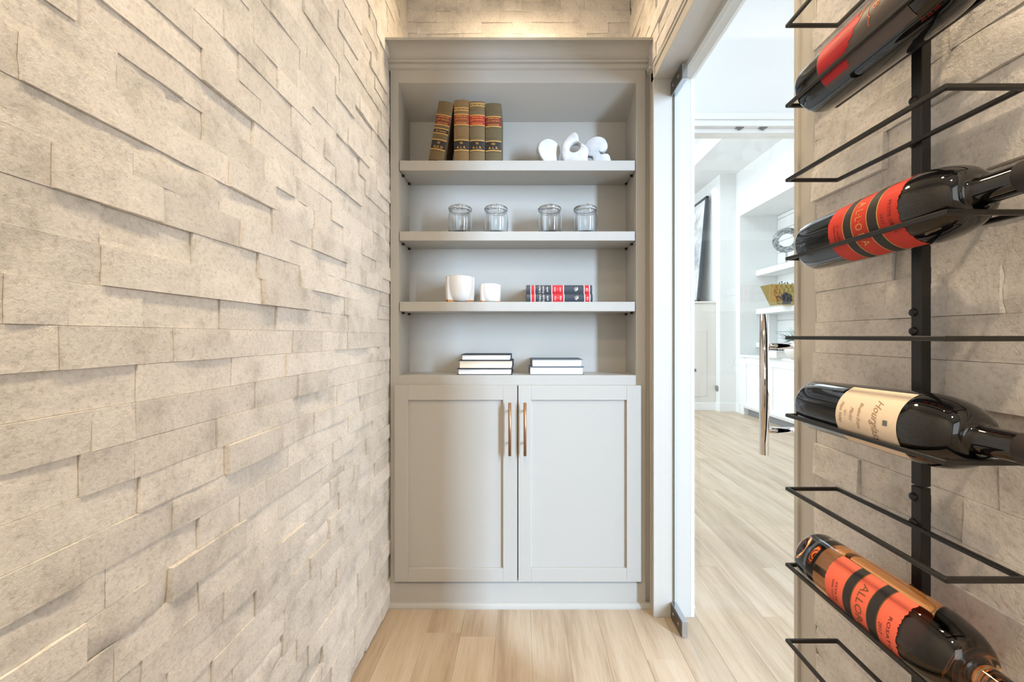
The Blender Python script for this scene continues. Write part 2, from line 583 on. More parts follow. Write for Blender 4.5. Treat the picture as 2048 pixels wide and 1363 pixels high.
def stone_mesh(L, H, depth, amp, rng, pillow=0.0, mid=None):
    """stone in (u along, v up, w outward) about its centre; depth = how far the face stands proud of w=0"""
    nu = max(3, min(12, int(L / 0.022)))
    nv = 4
    off = Vector((rng.uniform(0, 99), rng.uniform(0, 99), rng.uniform(0, 99)))
    tu, tv = rng.uniform(-.0014, .0014), rng.uniform(-.0014, .0014)
    mb = MB()
    pts = []
    for j in range(nv + 1):
        v = j / nv - .5
        for i in range(nu + 1):
            u = i / nu - .5
            p = Vector((u * L * 26, v * H * 40, 0)) + off
            w = depth + tu * u * 2 + tv * v * 2 + amp * (noise.noise(p) * 1.2 + .5 * noise.noise(p * 2.3))
            w -= pillow * ((2 * v) ** 2) * (0.6 + 0.4 * noise.noise(p * .4)) + pillow * .35 * max(0.0, abs(2 * u) - .75) * 4
            pts.append((u * L, v * H, max(w, -.012)))
    fs = []
    W = nu + 1
    for j in range(nv):
        for i in range(nu):
            fs.append((j * W + i, j * W + i + 1, (j + 1) * W + i + 1, (j + 1) * W + i))
    mb.add(pts, fs, 0, True)
    rim = [i for i in range(nu)] + [j * W + nu for j in range(nv)] + [nv * W + i for i in range(nu, 0, -1)] + [j * W for j in range(nv, 0, -1)]
    a = [pts[i] for i in rim]
    b = [(p[0], p[1], -.022) for p in a]
    n = len(a)
    mb.add(a + b, [(i, i + n, (i + 1) % n + n, (i + 1) % n) for i in range(n)], 0, False)
    return mb

def lay(wall, place, rowlist, rng, limit=300, seen=None):
    """place(u, v, w) -> world; rowlist: (zlo, zhi, [(u0, u1, depth, amp, pillow)])"""
    todo = []
    for zlo, zhi, sts in rowlist:
        for (u0, u1, d, amp, pil) in sts:
            c = place((u0 + u1) / 2, (zlo + zhi) / 2, 0)
            todo.append((seen(c, u1 - u0), zlo, zhi, u0, u1, d, amp, pil))
    todo.sort(key=lambda t: -t[0])
    rest = MB()
    for k, (sz, zlo, zhi, u0, u1, d, amp, pil) in enumerate(todo):
        L, H = u1 - u0 - .0006, zhi - zlo - .0006
        m = stone_mesh(L, H, d, amp, rng, pil)
        cu, cv = (u0 + u1) / 2, (zlo + zhi) / 2
        c = Vector(place(cu, cv, 0))
        wv = [Vector(place(cu + p[0], cv + p[1], p[2])) for p in m.v]
        if k < limit and sz > 0:
            m.v = [tuple(p - c) for p in wv]
            o = link('stone', m, M['stone'], wall)
            o.location = c
        else:
            m.v = [tuple(p) for p in wv]
            rest.add(m.v, m.f, 0)
            rest.s[-len(m.s):] = m.s
    if rest.v:
        o = link('stone_remainder', rest, M['stone'], wall)
        o['kind'] = 'stuff'

def size_on_screen(c, L):
    if c[1] < .3: return 0
    x = CX + F * c[0] / c[1]; y = CY - F * (c[2] - EYE) / c[1]
    if x < -260 or x > 2300 or y < -140 or y > 1500: return 0
    return L / (c[1] ** 3)

rs = random.Random(21)
def rand_style(rng):
    q = rng.random()
    if q < .10: return rng.uniform(.003, .005), rng.uniform(.002, .006)
    if q < .30: return rng.uniform(.0014, .0024), rng.uniform(0, .0015)
    return rng.uniform(.0004, .0010), 0.0

rowlist = []
for k in range(-22, 32):
    zlo, zhi = Z0 + k * ROWH, Z0 + (k + 1) * ROWH
    zlo, zhi = max(zlo, 0), min(zhi, CEIL)
    if zhi - zlo < .01: continue
    js = sorted(rows.get(k, []))
    clean = []
    for y, f in js:
        if clean and y - clean[-1][0] < .03: continue
        clean.append((y, f))
    edges = [(.22, 'o')] + [j for j in clean if .26 < j[0] < BW - .03] + [(BW - .002, 'o')]
    full = [edges[0]]
    for y, f in edges[1:]:
        a = full[-1][0]
        gap = y - a
        nmax = .24
        if gap > nmax + .05:
            n = max(2, int(round(gap / rs.uniform(.15, .24))))
            cuts = sorted(a + gap * (i + rs.uniform(-.22, .22)) / n for i in range(1, n))
            for cy in cuts: full.append((cy, 'r'))
        full.append((y, f))
    d = rs.uniform(-.003, .004)
    sts = []
    for (a, fa), (b, fb) in zip(full, full[1:]):
        # an exposed near end (plain joint mark) means this stone is prouder than the one before it
        if fa == '': d = min(.0065, d + rs.uniform(.0025, .0055))
        elif fa == 'p': d = min(.014, d + rs.uniform(.010, .014))
        elif fa == 'r': d = rs.uniform(-.0018, .0026)
        else: d = d - rs.uniform(.0005, .004)
        d = max(-.007, d)
        if fb == '' or fb == 'p': d = min(d, .003)
        amp, pil = rand_style(rs)
        sts.append((a, b, d, amp, pil))
    rowlist.append((zlo, zhi, sts))
lay(wall_left, lambda u, v, w: (LW + w, u, v), rowlist, rs, 300, size_on_screen)

# back wall above the cabinet
bj = [(0, [853, 914, 962, 1008, 1043, 1121, 1169, 1225]), (23, [872, 900, 945, 1000, 1063, 1127, 1191]), (45, [834, 898, 963, 1024, 1089, 1153, 1216]), (67, [853, 918, 982, 1046, 1110, 1174, 1230])]
rl = []
zt = zz(23, BW)
for k in range(-3, 4):
    zlo, zhi = zt + (k - 1) * .0555, zt + k * .0555
    zlo, zhi = max(zlo, 2.43), min(zhi, CEIL)
    if zhi - zlo < .008: continue
    idx = {1: 0, 0: 1, -1: 2, -2: 3}.get(k)
    xs = [xx(x, BW) for x in bj[idx][1]] if idx is not None else [LW + .14 * i + rs.uniform(.02, .05) for i in range(1, 8)]
    xs = [LW] + [x for x in xs if LW + .02 < x < RW - .02] + [RW]
    rl.append((zlo, zhi, [(a, b, rs.uniform(-.004, .005), rs.choice([.001, .0016, .0026]), 0) for a, b in zip(xs, xs[1:])]))
lay(wall_back, lambda u, v, w: (u, BW - w, v), rl, rs, 300, lambda c, L: 1)

# right wall: above the doorway, beside the cabinet, and behind the rack
rl = []
NEARC, FARC = .7475, 1.733
k0 = int(0 / ROWH)
for k in range(-22, 32):
    zlo, zhi = Z0 + .012 + k * ROWH, Z0 + .012 + (k + 1) * ROWH
    zlo, zhi = max(zlo, 0), min(zhi, CEIL)
    if zhi - zlo < .01: continue
    def split(a, b):
        n = max(1, int(round((b - a) / rs.uniform(.14, .22))))
        cs = [a] + sorted(a + (b - a) * (i + rs.uniform(-.25, .25)) / n for i in range(1, n)) + [b]
        out = []
        for p, q in zip(cs, cs[1:]):
            amp, pil = rand_style(rs)
            out.append((p, q, rs.uniform(-.005, .007), amp, pil))
        return out
    if zlo >= 2.309: sts = split(.22, BW - .002)
    elif zhi > 2.309:
        sts = split(.22, NEARC - .001)
        rl.append((2.309, zhi, split(NEARC, BW - .002)))
    else: sts = split(.22, NEARC - .001)
    if zlo > .15 or True:
        rl.append((zlo, zhi, sts))
lay(wall_right, lambda u, v, w: (RW - w, u, v), rl, rs, 260, size_on_screen)

# plain continuation of both stone walls behind the viewer
struct('wall_left_entry', bx((LW - .022, -1.6, 0), (LW, .22, CEIL)), M['stone'], 'stone wall continuing behind the viewer')
struct('wall_right_entry', bx((RW, -1.6, 0), (RW + .022, .22, CEIL)), M['stone'], 'stone wall continuing behind the viewer')

# ---- floor: slab and oak planks
floor = struct('floor', bx((LW - .12, -1.72, -.06), (5.2, 9.2, -.012)), M['mortar'], 'light oak plank floor running towards the cabinet')
PWID = .1385
rf = random.Random(5)
x0 = xx(933, 1.7333)
seams = []
k = -3
while x0 + k * PWID < 4.7:
    seams.append(x0 + k * PWID); k += 1
seams[0] = LW - .03
for i, (a, b) in enumerate(zip(seams, seams[1:])):
    if a < LW - .1: a = LW - .02
    y = -1.6 if b < .7 else -1.6
    ye = 1.78 if b < .62 else 9.1
    ys = [-1.6]
    if abs(a - xx(869, 1.7333)) < .02: cuts = [.35, 1.58, 3.1]
    elif abs(a - xx(933, 1.7333)) < .02: cuts = [-.2, 1.56]
    else: cuts = []; yy = rf.uniform(-.9, .6)
    if not cuts:
        while yy < ye - .3:
            cuts.append(yy); yy += rf.uniform(.9, 2.0)
    ys += [c for c in cuts if -1.4 < c < ye - .1] + [ye]
    for p, q in zip(ys, ys[1:]):
        m = MB().box((-(b - a) / 2 + .0002, -(q - p) / 2 + .0002, -.012), ((b - a) / 2 - .0002, (q - p) / 2 - .0002, 0), .0006)
        o = link('plank', m, M['oak'], floor)
        o.location = ((a + b) / 2, (p + q) / 2, 0)

# ---- doorway: jambs, casing, header, stop
def frame_u(xa, xb, y0, y1, z1, t):
    """three-sided frame of boards lining an opening in a wall of constant x"""
    m = MB()
    m.box((xa, y0 - t, 0), (xb, y0, z1 + t), .001)
    m.box((xa, y1, 0), (xb, y1 + t, z1 + t), .001)
    m.box((xa, y0 - t, z1), (xb, y1 + t, z1 + t), .001)
    return m
struct('trim_1', frame_u(.570, .70, JN, JF, 2.24, .018), M['casing'], 'painted jamb lining of the glass doorway')
m = MB()
prof = [(0, 0), (.012, .004), (.014, .010), (.052, .012), (.056, .018), (.078, .018), (.078, .0)]
CF = .548
def casing_piece(m, base, sgn, zlo, zhi, xface, xs):
    # vertical board with a stepped profile; base = opening edge, grows away from the opening
    bands = [(0, .0105, .0), (.0105, .050, .0055), (.050, .0535, .014), (.0535, .0575, .002)]
    for a, b, rec in bands:
        m.box((xface + xs * rec, base + sgn * a, zlo), (xface + xs * .026, base + sgn * b, zhi), .0008)
casing_piece(m, JF, 1, 0, 2.24 + .066, .546, 1)
casing_piece(m, JN, -1, 0, 2.24 + .066, .546, 1)
m.box((.556, JF + .055, 0), (.575, JF + .125, 2.335))
bands = [(0, .0105, .0), (.0105, .050, .0055), (.050, .0535, .014), (.0535, .074, .002)]
for a, b, rec in bands:
    m.box((.546 + rec, JN - b + .0, 2.24 + a), (.572, JF + min(b, .066), 2.24 + b), .0008)
struct('trim_2', m, M['casing'], 'stepped casing around the doorway, stone side')
m = MB()
m.box((.70, JN - .08, 0), (.716, JN, 2.32), .002)
m.box((.70, JF, 0), (.716, JF + .055, 2.32), .002)
m.box((.70, JN - .08, 2.24), (.716, JF + .055, 2.32), .002)
struct('trim_3', m, M['trimwhite'], 'white casing on the hall side of the doorway')
m = MB()
m.box((.642, JN, 2.222), (.662, JF, 2.24), .001)
struct('trim_4', m, M['casing'], 'thin stop strip under the door head')
m = MB()
m.prism([(.70, 0), (.742, 0), (.742, .010), (.735, .014), (.718, .07), (.714, .09), (.70, .095)], JF + .055, 2.38, 'Y')
struct('baseboard_hall', m, M['trimwhite'], 'white baseboard on the hall side of the door wall')

# ------------------------------------------------------------------ built-in cabinet
FY, SY = 1.7333, 1.907
PP = F / FY
cab = thing('built_in_cabinet', 'tall greige built-in bookcase cabinet with crown, open shelves and two lower doors', 'cabinet', (0, FY, 0))
CL, CR = LW + .006, xx(1291, FY)
oL, oR = xx(797, FY), xx(1272, FY)
zTop, zOpen, zBot = zz(138, FY), zz(166, FY), zz(750, FY)
m = MB()
m.box((CL, FY, .03), (oL, FY + .02, zTop + .08), .0008)
m.box((oR, FY, .03), (CR, FY + .02, zTop + .08), .0008)
m.box((oL, FY, zOpen), (oR, FY + .02, zTop + .08), .0008)
m.box((oL, FY, zz(771, FY)), (oR, FY + .02, zBot), .0008)
m.box((oL, FY, .03), (oR, FY + .02, zz(1160, FY)), .0008)
part('face_frame', m, M['paint'], cab)
part('filler_strip', bx((CR, FY + .012, 0), (RW + .018, FY + .03, zTop + .08)), M['paint'], cab)
# sides, back, sloped top, bottom
bL, bR = xx(821, SY), xx(1252, SY)
for x0_, x1_ in ((oL - .02, oL), (oR, oR + .02)):
    part('side_panel', bx((x0_, FY + .02, .03), (x1_, SY, zTop + .06), .0006), M['paint'], cab)
part('back_panel', bx((oL - .02, SY, .03), (oR + .02, SY + .012, zTop + .06)), M['paint'], cab)
zb = zz(244, SY)
m = MB()
m.prism([(FY + .0005, zOpen + .0008), (SY, zb), (SY, zb + .02), (FY + .0005, zOpen + .024)], oL, oR, 'X')
part('top_panel', m, M['paint'], cab)
part('bottom_panel', bx((oL, FY + .02, zBot - .022), (oR, SY, zBot - .0005), .0006), M['paint'], cab)
for yt, yb_ in ((320, 340), (462, 480.5), (603, 622)):
    part('shelf', bx((oL + .003, FY + .003, zz(yb_, FY)), (oR - .003, SY - .001, zz(yt, FY)), .0012), M['paint'], cab)
    for sx in (oL, oR):
        for yy in (FY + .05, SY - .03):
            s = 1 if sx == oL else -1
            part('shelf_pin', MB().box((sx, yy - .004, zz(yb_, FY) - .010), (sx + s * .012, yy + .004, zz(yb_, FY) - .0005), .0015), M['screw'], cab)
# crown: stepped cove moulding swept along the front
cz = lambda y, Y: zz(y, Y)
prof = [(FY, cz(141, FY)), (FY - .007, cz(137.5, FY - .007)), (FY - .010, cz(136, FY - .01)), (FY - .012, cz(128.5, FY - .012)), (FY - .009, cz(126, FY - .009)),
        (FY - .015, cz(123.5, FY - .015)), (FY - .017, cz(119, FY - .017)), (FY - .013, cz(117, FY - .013))]
for i in range(1, 9):
    t = i / 8
    Yp = FY - .013 - .047 * (t ** 2.0)
    prof.append((Yp, cz(117 - 36 * t, Yp)))
prof += [(FY - .066, cz(80, FY - .066)), (FY - .066, cz(74.5, FY - .066)), (FY + .02, cz(74.5, FY - .066))]
prof += [(FY + .02, cz(141, FY))]
m = MB().prism(prof, LW - .004, RW + .006, 'X')
part('crown_molding', m, M['paint'], cab)
part('dust_panel', bx((LW, FY + .02, cz(74.5, FY - .066) - .02), (RW, BW, cz(74.5, FY - .066) - .002)), M['paint'], cab)
# base: plinth and shoe
part('plinth', bx((CL, FY - .004, 0), (CR, FY + .012, zz(1164, FY)), .001), M['paint'], cab)
sh = [(FY - .004, 0), (FY - .020, 0), (FY - .020, .006), (FY - .017, .014), (FY - .011, .020), (FY - .004, .022)]
part('shoe_molding', MB().prism(sh, CL, RW + .01, 'X'), M['paint'], cab)
# doors
DY = FY - .021
def cabinet_door(x0p, x1p, p0, p1, hx):
    a, b = xx(x0p, DY), xx(x1p, DY)
    z0, z1 = zz(1163, DY), zz(770.5, DY)
    pa, pb = xx(p0, DY), xx(p1, DY)
    q0, q1 = zz(1136, DY), zz(799.5, DY)
    m = MB()
    m.box((a, DY, z0), (pa, FY - .001, z1), .001)
    m.box((pb, DY, z0), (b, FY - .001, z1), .001)
    m.box((pa, DY, z0), (pb, FY - .001, q0), .001)
    m.box((pa, DY, q1), (pb, FY - .001, z1), .001)
    d = part('door', m, M['paint'], cab)
    part('panel', bx((pa - .004, DY + .011, q0 - .004), (pb + .004, DY + .017, q1 + .004)), M['paint'], d)
    hy = DY - .032
    h = MB()
    X = xx(hx, hy)
    h.tube([(X, hy, zz(805, hy)), (X, hy, zz(911, hy))], .0062, 16)
    for yy in (823, 888):
        zc = zz(yy, hy)
        h.tube([(X, hy + .004, zc), (X, DY, zc)], .0036, 10)
    part('handle', h, M['brass'], d, 'bronze bar pull on two posts')
cabinet_door(789, 1034.5, 816, 1006, 1019.5)
cabinet_door(1036.5, 1282.5, 1062.5, 1253.5, 1050)

# ------------------------------------------------------------------ things on the shelves
S1, S2, S3, S4 = zz(320, FY), zz(462, FY), zz(603, FY), zBot

def spine_shape(w, h, depth, bulge=.006, n=8):
    """book standing upright: spine towards -y, centred on x, base at z=0. returns cover mesh, pages mesh"""
    m = MB()
    pts = [(-w / 2 + w * i / n, -bulge * (1 - (2 * i / n - 1) ** 2)) for i in range(n + 1)]
    inner = [(x * (1 - .006 / w * 2 / 1), y + .004) for x, y in reversed(pts)]
    t = .003
    # spine shell
    m.prism(pts + inner, 0, h, 'Z')
    m.box((-w / 2, .0, 0), (-w / 2 + t, depth, h), .0008)
    m.box((w / 2 - t, .0, 0), (w / 2, depth, h), .0008)
    # raised hinge ridges at the spine edge
    p = MB().box((-w / 2 + t, .003, .004), (w / 2 - t, depth - .004, h - .004))
    return m, p

def spine_patch(w, bulge, z0, z1, eps, inset=.0, n=8):
    m = MB()
    xs = [-w / 2 + inset + (w - 2 * inset) * i / n for i in range(n + 1)]
    vs = [(x, -bulge * (1 - (2 * x / w) ** 2) - eps, z) for z in (z0, z1) for x in xs]
    m.add(vs, [(i, i + 1, i + n + 2, i + n + 1) for i in range(n)], 0, True)
    return m

def spine_text(m, body, size, zc, w, bulge, eps, width=None):
    vs, fs = text_flat(body, size, width)
    m.add([(v.x, -bulge * (1 - (2 * v.x / w) ** 2) - eps, zc + v.y) for v in vs], fs)

def law_book(xc_px, wpx, top_px, cover, redmat, vol, label, tilt=0.0, extra=None, bandtop=None):
    Yb = 1.752
    w = wpx * Yb / F
    h = zz(top_px, Yb) - S1
    loc = (xx(xc_px, Yb), Yb, S1)
    if tilt:   # leaning: rests on its lower right edge, upper right edge against the next book
        xr = xx(908, Yb) - .0015 - h * math.sin(tilt)
        loc = (xr - w / 2 * math.cos(tilt), Yb, S1 + w / 2 * math.sin(tilt))
    b = thing('law_book', label, 'book', loc, 'law volumes on the top shelf', (0, tilt, 0))
    bulge = .007
    cv, pg = spine_shape(w, h, .15, bulge)
    c = part('cover', cv, cover, b, world=False)
    part('pages', pg, M['pages'], b, world=False)
    # cords
    cords = MB()
    for f in (.845, .66, .57, .40, .16):
        pts = [(-w / 2 + w * i / 8, -bulge * (1 - (2 * i / 8 - 1) ** 2) - .0003, h * f) for i in range(9)]
        cords.tube(pts, .0011, 6)
    part('band', cords, cover, b, world=False)
    def lab(f0, f1, matl, texts):
        p = part('spine_label', spine_patch(w, bulge, h * f0, h * f1, .0006, .0006), matl, b, world=False)
        g = MB()
        for z in (f0, f1):
            q = spine_patch(w, bulge, h * z - .0016, h * z + .0016, .0009, .0006)
            g.add(q.v, q.f, 0)
        for body, size, zf, wd in texts:
            spine_text(g, body, size, h * (f0 + (f1 - f0) * zf), w, bulge, .0011, wd)
        part('gilt_lettering', g, M['gilt'], p, world=False)
    lab(.60, .765, redmat, [('AMERICAN', .0092, .80, w * .72), ('LAW REPORTS', .0088, .54, w * .80), ('ANNOTATED', .0088, .17, w * .74), ('—', .010, .35, w * .18)])
    lab(.185, .345, M['blacklabel'], [(vol[0], .013, .70, None), (vol[1], .015, .27, w * .60)])
    if extra:
        lab(extra[0], extra[1], M['blacklabel'], [(extra[2], .012, .5, w * .7)])
    if bandtop:
        lab(bandtop, bandtop + .04, cover, [('=  =  =', .008, .5, w * .7)])
    return b
TL = math.radians(10.0)
law_book(880.5 - 5, 30, 205, M['lawcloth'], M['maroonlabel'], ('32', 'A.L.R. 2d'), 'olive cloth law volume leaning right at the left end of the top shelf row', TL, (.455, .535, '2d Series'))
law_book(923, 30, 201, M['lawcloth2'], M['brownlabel'], ('50', 'A. L. R.'), 'tan cloth law volume with faded brown title label, upright beside the leaning book', 0, None, .83)
law_book(954.5, 30.5, 203.5, M['lawcloth'], M['redlabel'], ('76', 'A. L. R.'), 'olive cloth law volume with the brightest red title label', 0, None, .92)
law_book(986.8, 31.5, 207.5, M['lawcloth3'], M['maroonlabel'], ('102', 'A. L. R.'), 'dark olive cloth law volume with maroon label at the right end of the row')

# sculpture of three interlocking stone forms
def blob(pts, n=64):
    """closed Catmull-Rom through control points"""
    out = []
    N = len(pts)
    per = n // N
    for i in range(N):
        p0, p1, p2, p3 = [Vector((*pts[(i + k) % N], 0)) for k in (-1, 0, 1, 2)]
        for s in range(per):
            t = s / per
            out.append((.5 * (2 * p1 + (p2 - p0) * t + (2 * p0 - 5 * p1 + 4 * p2 - p3) * t * t + (3 * p1 - p0 - 3 * p2 + p3) * t ** 3)).to_2d())
    return out

def puck(outer, hole, thick, tr):
    """rounded slab from an outline (x,z) with an optional hole; tr maps local to world"""
    m = MB()
    rings = []
    steps = [(-.5, .80), (-.42, .93), (-.25, .99), (0, 1.0), (.25, .99), (.42, .93), (.5, .80)]
    c = sum((Vector(p) for p in outer), Vector((0, 0))) / len(outer)
    n = len(outer)
    nrm = []
    for i in range(n):
        d = (Vector(outer[(i + 1) % n]) - Vector(outer[i - 1])).normalized()
        nrm.append(Vector((d.y, -d.x)))
    area2 = sum(outer[i][0] * outer[(i + 1) % n][1] - outer[(i + 1) % n][0] * outer[i][1] for i in range(n))
    sg = 1 if area2 > 0 else -1
    rad = thick * .5
    vs = []
    for s, k in steps:
        ins = -(1 - k) * rad * 1.6
        rings.append([len(vs) + i for i in range(n)])
        for i in range(n):
            p = Vector(outer[i]) + nrm[i] * ins * sg
            vs.append((p.x, s * thick, p.y))
    fs = []
    for a, b in zip(rings, rings[1:]):
        for i in range(n):
            j = (i + 1) % n
            fs.append((a[i], a[j], b[j], b[i]))
    if hole:
        hn = []
        hr = []
        for s, k in steps:
            ins = (1 - k) * rad * 1.6
            hr.append([len(vs) + i for i in range(n)])
            hc = sum((Vector(p) for p in hole), Vector((0, 0))) / len(hole)
            for i in range(n):
                p = Vector(hole[i])
                d = (p - hc).normalized()
                p = p + d * ins
                vs.append((p.x, s * thick, p.y))
        for a, b in zip(hr, hr[1:]):
            for i in range(n):
                j = (i + 1) % n
                fs.append((a[i], b[i], b[j], a[j]))
        for a, h in ((rings[0], hr[0]), (rings[-1], hr[-1])):
            for i in range(n):
                j = (i + 1) % n
                fs.append((a[i], a[j], h[j], h[i]))
    else:
        for a in (rings[0], rings[-1]):
            c3 = Vector((0, 0, 0))
            for i in a: c3 += Vector(vs[i])
            c3 /= n
            vs.append(tuple(c3))
            ci = len(vs) - 1
            for i in range(n): fs.append((a[i], a[(i + 1) % n], ci))
    m.add([tr @ Vector(v) for v in vs], fs, 0, True)
    return m
YS = 1.80
sc_ = YS / F
def P2(pts, cx, cy):
    return [((x - cx) * sc_, (cy - y) * sc_) for x, y in pts]
base_y = CY - (S1 - EYE) * F / YS
sculpt = thing('stone_sculpture', 'white stone sculpture of three interlocked rounded forms, right side of the top shelf', 'sculpture', (xx(1146, YS), YS, S1))
drop = base_y - 320
def formpart(outer, hole, cx, thick, dy, yaw, hcen=None):
    o = blob(P2(outer, cx, base_y), 96)
    h = None
    if hole:
        hx, hy_, rx, rz, rot = hole
        # hole outline starts where the outer outline starts so the caps stay untwisted
        hc = Vector(P2([(hx, hy_)], cx, base_y)[0])
        h = []
        for p in o:
            a = math.atan2(p[1] - hc.y, p[0] - hc.x)
            ca, sa = math.cos(a - rot), math.sin(a - rot)
            r = 1 / math.sqrt((ca / rx) ** 2 + (sa / rz) ** 2)
            h.append((hc.x + math.cos(a) * r * sc_, hc.y + math.sin(a) * r * sc_))
    tr = Matrix.Translation(Vector((xx(cx, YS), YS + dy, S1))) @ Matrix.Rotation(yaw, 4, 'Z')
    return puck(o, h, thick, tr)
part('lobed_form', formpart([(1072.5, 303), (1078, 290), (1092, 282), (1107, 284), (1117, 292), (1120, 304), (1118, 313), (1115, 322), (1110, base_y - .5), (1090, base_y - .5), (1081, 323), (1075, 314)], None, 1096, .030, -.010, .30), M['plaster'], sculpt)
part('pierced_form', formpart([(1121, 303), (1126, 290), (1136, 279), (1147, 273.5), (1154, 279), (1157, 292), (1168, 300), (1174, 309), (1173, 321), (1168, base_y - .5), (1130, base_y - .5), (1122, 318)], (1147.5, 303.5, 10.5, 8.6, .5), 1147, .040, -.028, -.12), M['plaster'], sculpt)
part('lobed_form', formpart([(1166, 300), (1171, 286), (1184, 276), (1198, 274.5), (1210, 281), (1215, 294), (1211, 303), (1202, 309), (1213, 309), (1219.5, 316), (1219, base_y - 1), (1188, base_y - .5), (1185, 315), (1175, 311)], None, 1192, .030, .004, -.15), M['plaster'], sculpt)

# clip-top jars
def make_jar():
    t = thing('storage_jar', '', 'jar', (0, 0, 0), 'clip-top glass jars on the second shelf')
    m = MB()
    o = [(.0, .0), (.040, .0), (.0475, .004), (.0505, .014), (.0535, .045), (.0540, .070), (.0525, .092), (.0500, .106), (.0485, .112), (.0482, .116), (.0498, .118), (.0498, .123)]
    i = [(.0465, .123), (.0462, .112), (.0475, .104), (.0500, .090), (.0508, .070), (.0503, .045), (.0475, .017), (.043, .009), (.0, .008)]
    m.lathe(o + i, 40)
    part('jar_body', m, M['jarglass'], t, world=False)
    g = MB().lathe([(.0450, .1232), (.0490, .1232), (.0495, .1245), (.0490, .1258), (.0450, .1258), (.0450, .1232)], 40)
    part('gasket', g, M['gasket'], t, world=False)
    l = MB().lathe([(.0, .1262), (.0487, .1262), (.0500, .1285), (.0500, .1335), (.0485, .1375), (.044, .1405), (.034, .1425), (.014, .1440), (.0, .1440)], 40)
    part('jar_lid', l, M['jarglass'], t, world=False)
    w = MB()
    ring = lambda r, z: [(r * math.cos(2 * PI * k / 32), r * math.sin(2 * PI * k / 32), z) for k in range(32)]
    w.tube(ring(.0472, .1150), .0011, 6, True)
    w.tube(ring(.0510, .1310), .0009, 6, True)
    w.tube([(-.008, -.0475, .115), (-.011, -.053, .122), (-.011, -.054, .131), (-.008, -.050, .1390), (-.006, -.047, .1405), (.006, -.047, .1405), (.008, -.050, .1390), (.011, -.054, .131), (.011, -.053, .122), (.008, -.0475, .115)], .0011, 6)
    w.tube([(-.010, -.0535, .122), (-.0085, -.0555, .108), (-.007, -.055, .103), (.007, -.055, .103), (.0085, -.0555, .108), (.010, -.0535, .122)], .0011, 6)
    w.tube([(-.007, .0475, .115), (-.009, .054, .122), (-.008, .053, .134), (.008, .053, .134), (.009, .054, .122), (.007, .0475, .115)], .0011, 6)
    part('wire_clip', w, M['wire'], t, world=False)
    return t
jar0 = make_jar()
for ch in jar0.children:
    ch.data.transform(Matrix.Diagonal((1.03, 1.03, .88, 1)))
YJ = 1.797
names = ['clip-top glass jar at the left end of the second shelf', 'clip-top glass jar, second from the left on the second shelf', 'clip-top glass jar, second from the right on the second shelf', 'clip-top glass jar at the right end of the second shelf']
for i, (px, rz) in enumerate(((920.5, -.05), (992, .0), (1099.5, -.03), (1170.5, .12))):
    j = jar0 if i == 0 else copy_tree(jar0)
    j.location = (xx(px, YJ), YJ, S2)
    j.rotation_euler = (0, 0, rz)
    j['label'] = names[i]

# white footed pots
def pot(px, wpx, toppx, label, rz):
    Yp = 1.80
    r = wpx * Yp / F / 2
    h = zz(toppx, Yp) - S3
    t = thing('footed_pot', label, 'pot', (xx(px, Yp), Yp, S3), 'white footed pots on the third shelf', (0, 0, rz))
    rr = r * .88
    prof = [(0, h * .05), (rr * .50, h * .05), (rr * .68, h * .12), (rr * .85, h * .28), (rr * .96, h * .5), (rr, h * .75), (rr * .985, h * .985), (rr * .975, h), (rr * .94, h * .99), (rr * .94, h * .75), (rr * .86, h * .3), (rr * .6, h * .14), (0, h * .12)]
    part('bowl', MB().lathe(prof, 48), M['ceramic'], t, world=False)
    for k in range(3):
        a = -PI / 2 + math.radians(-38) + 2 * PI * k / 3
        for nm, z0, z1, mm in (('fin', h * .09, h * .97, M['ceramic']), ('gold_foot', 0, h * .09, M['gold'])):
            f = MB()
            n = 10
            vs = []
            for i in range(n + 1):
                z = z0 + (z1 - z0) * i / n
                q = z / h
                # fin follows the bowl wall inside and stays nearly upright outside
                inn = rr * (.40 + .55 * min(1, (q + .10) / .8) ** .8)
                out = r * (1.03 - .05 * (1 - q))
                out += r * (.03 * math.sin(q * PI))
                inn = min(inn, out - .004)
                th = r * (.15 - .02 * q)
                vs += [(inn, -th * .5, z), (out, -th * .75, z), (out, th * .75, z), (inn, th * .5, z)]
            fs = []
            for i in range(n):
                o = i * 4
                for e in range(4):
                    fs.append((o + e, o + (e + 1) % 4, o + 4 + (e + 1) % 4, o + 4 + e))
            fs += [(3, 2, 1, 0), (n * 4, n * 4 + 1, n * 4 + 2, n * 4 + 3)]
            Rm = Matrix.Rotation(a, 4, 'Z')
            f.add([Rm @ Vector(v) for v in vs], fs)
            part(nm, f, mm, t, 'gilded foot tip' if nm == 'gold_foot' else None, world=False)
    return t
pot(918.5, 60, 553.5, 'larger white ceramic pot with fin feet on the third shelf', -.10)
pot(978, 45, 568.5, 'smaller white ceramic pot with fin feet, beside the larger pot', -.02)

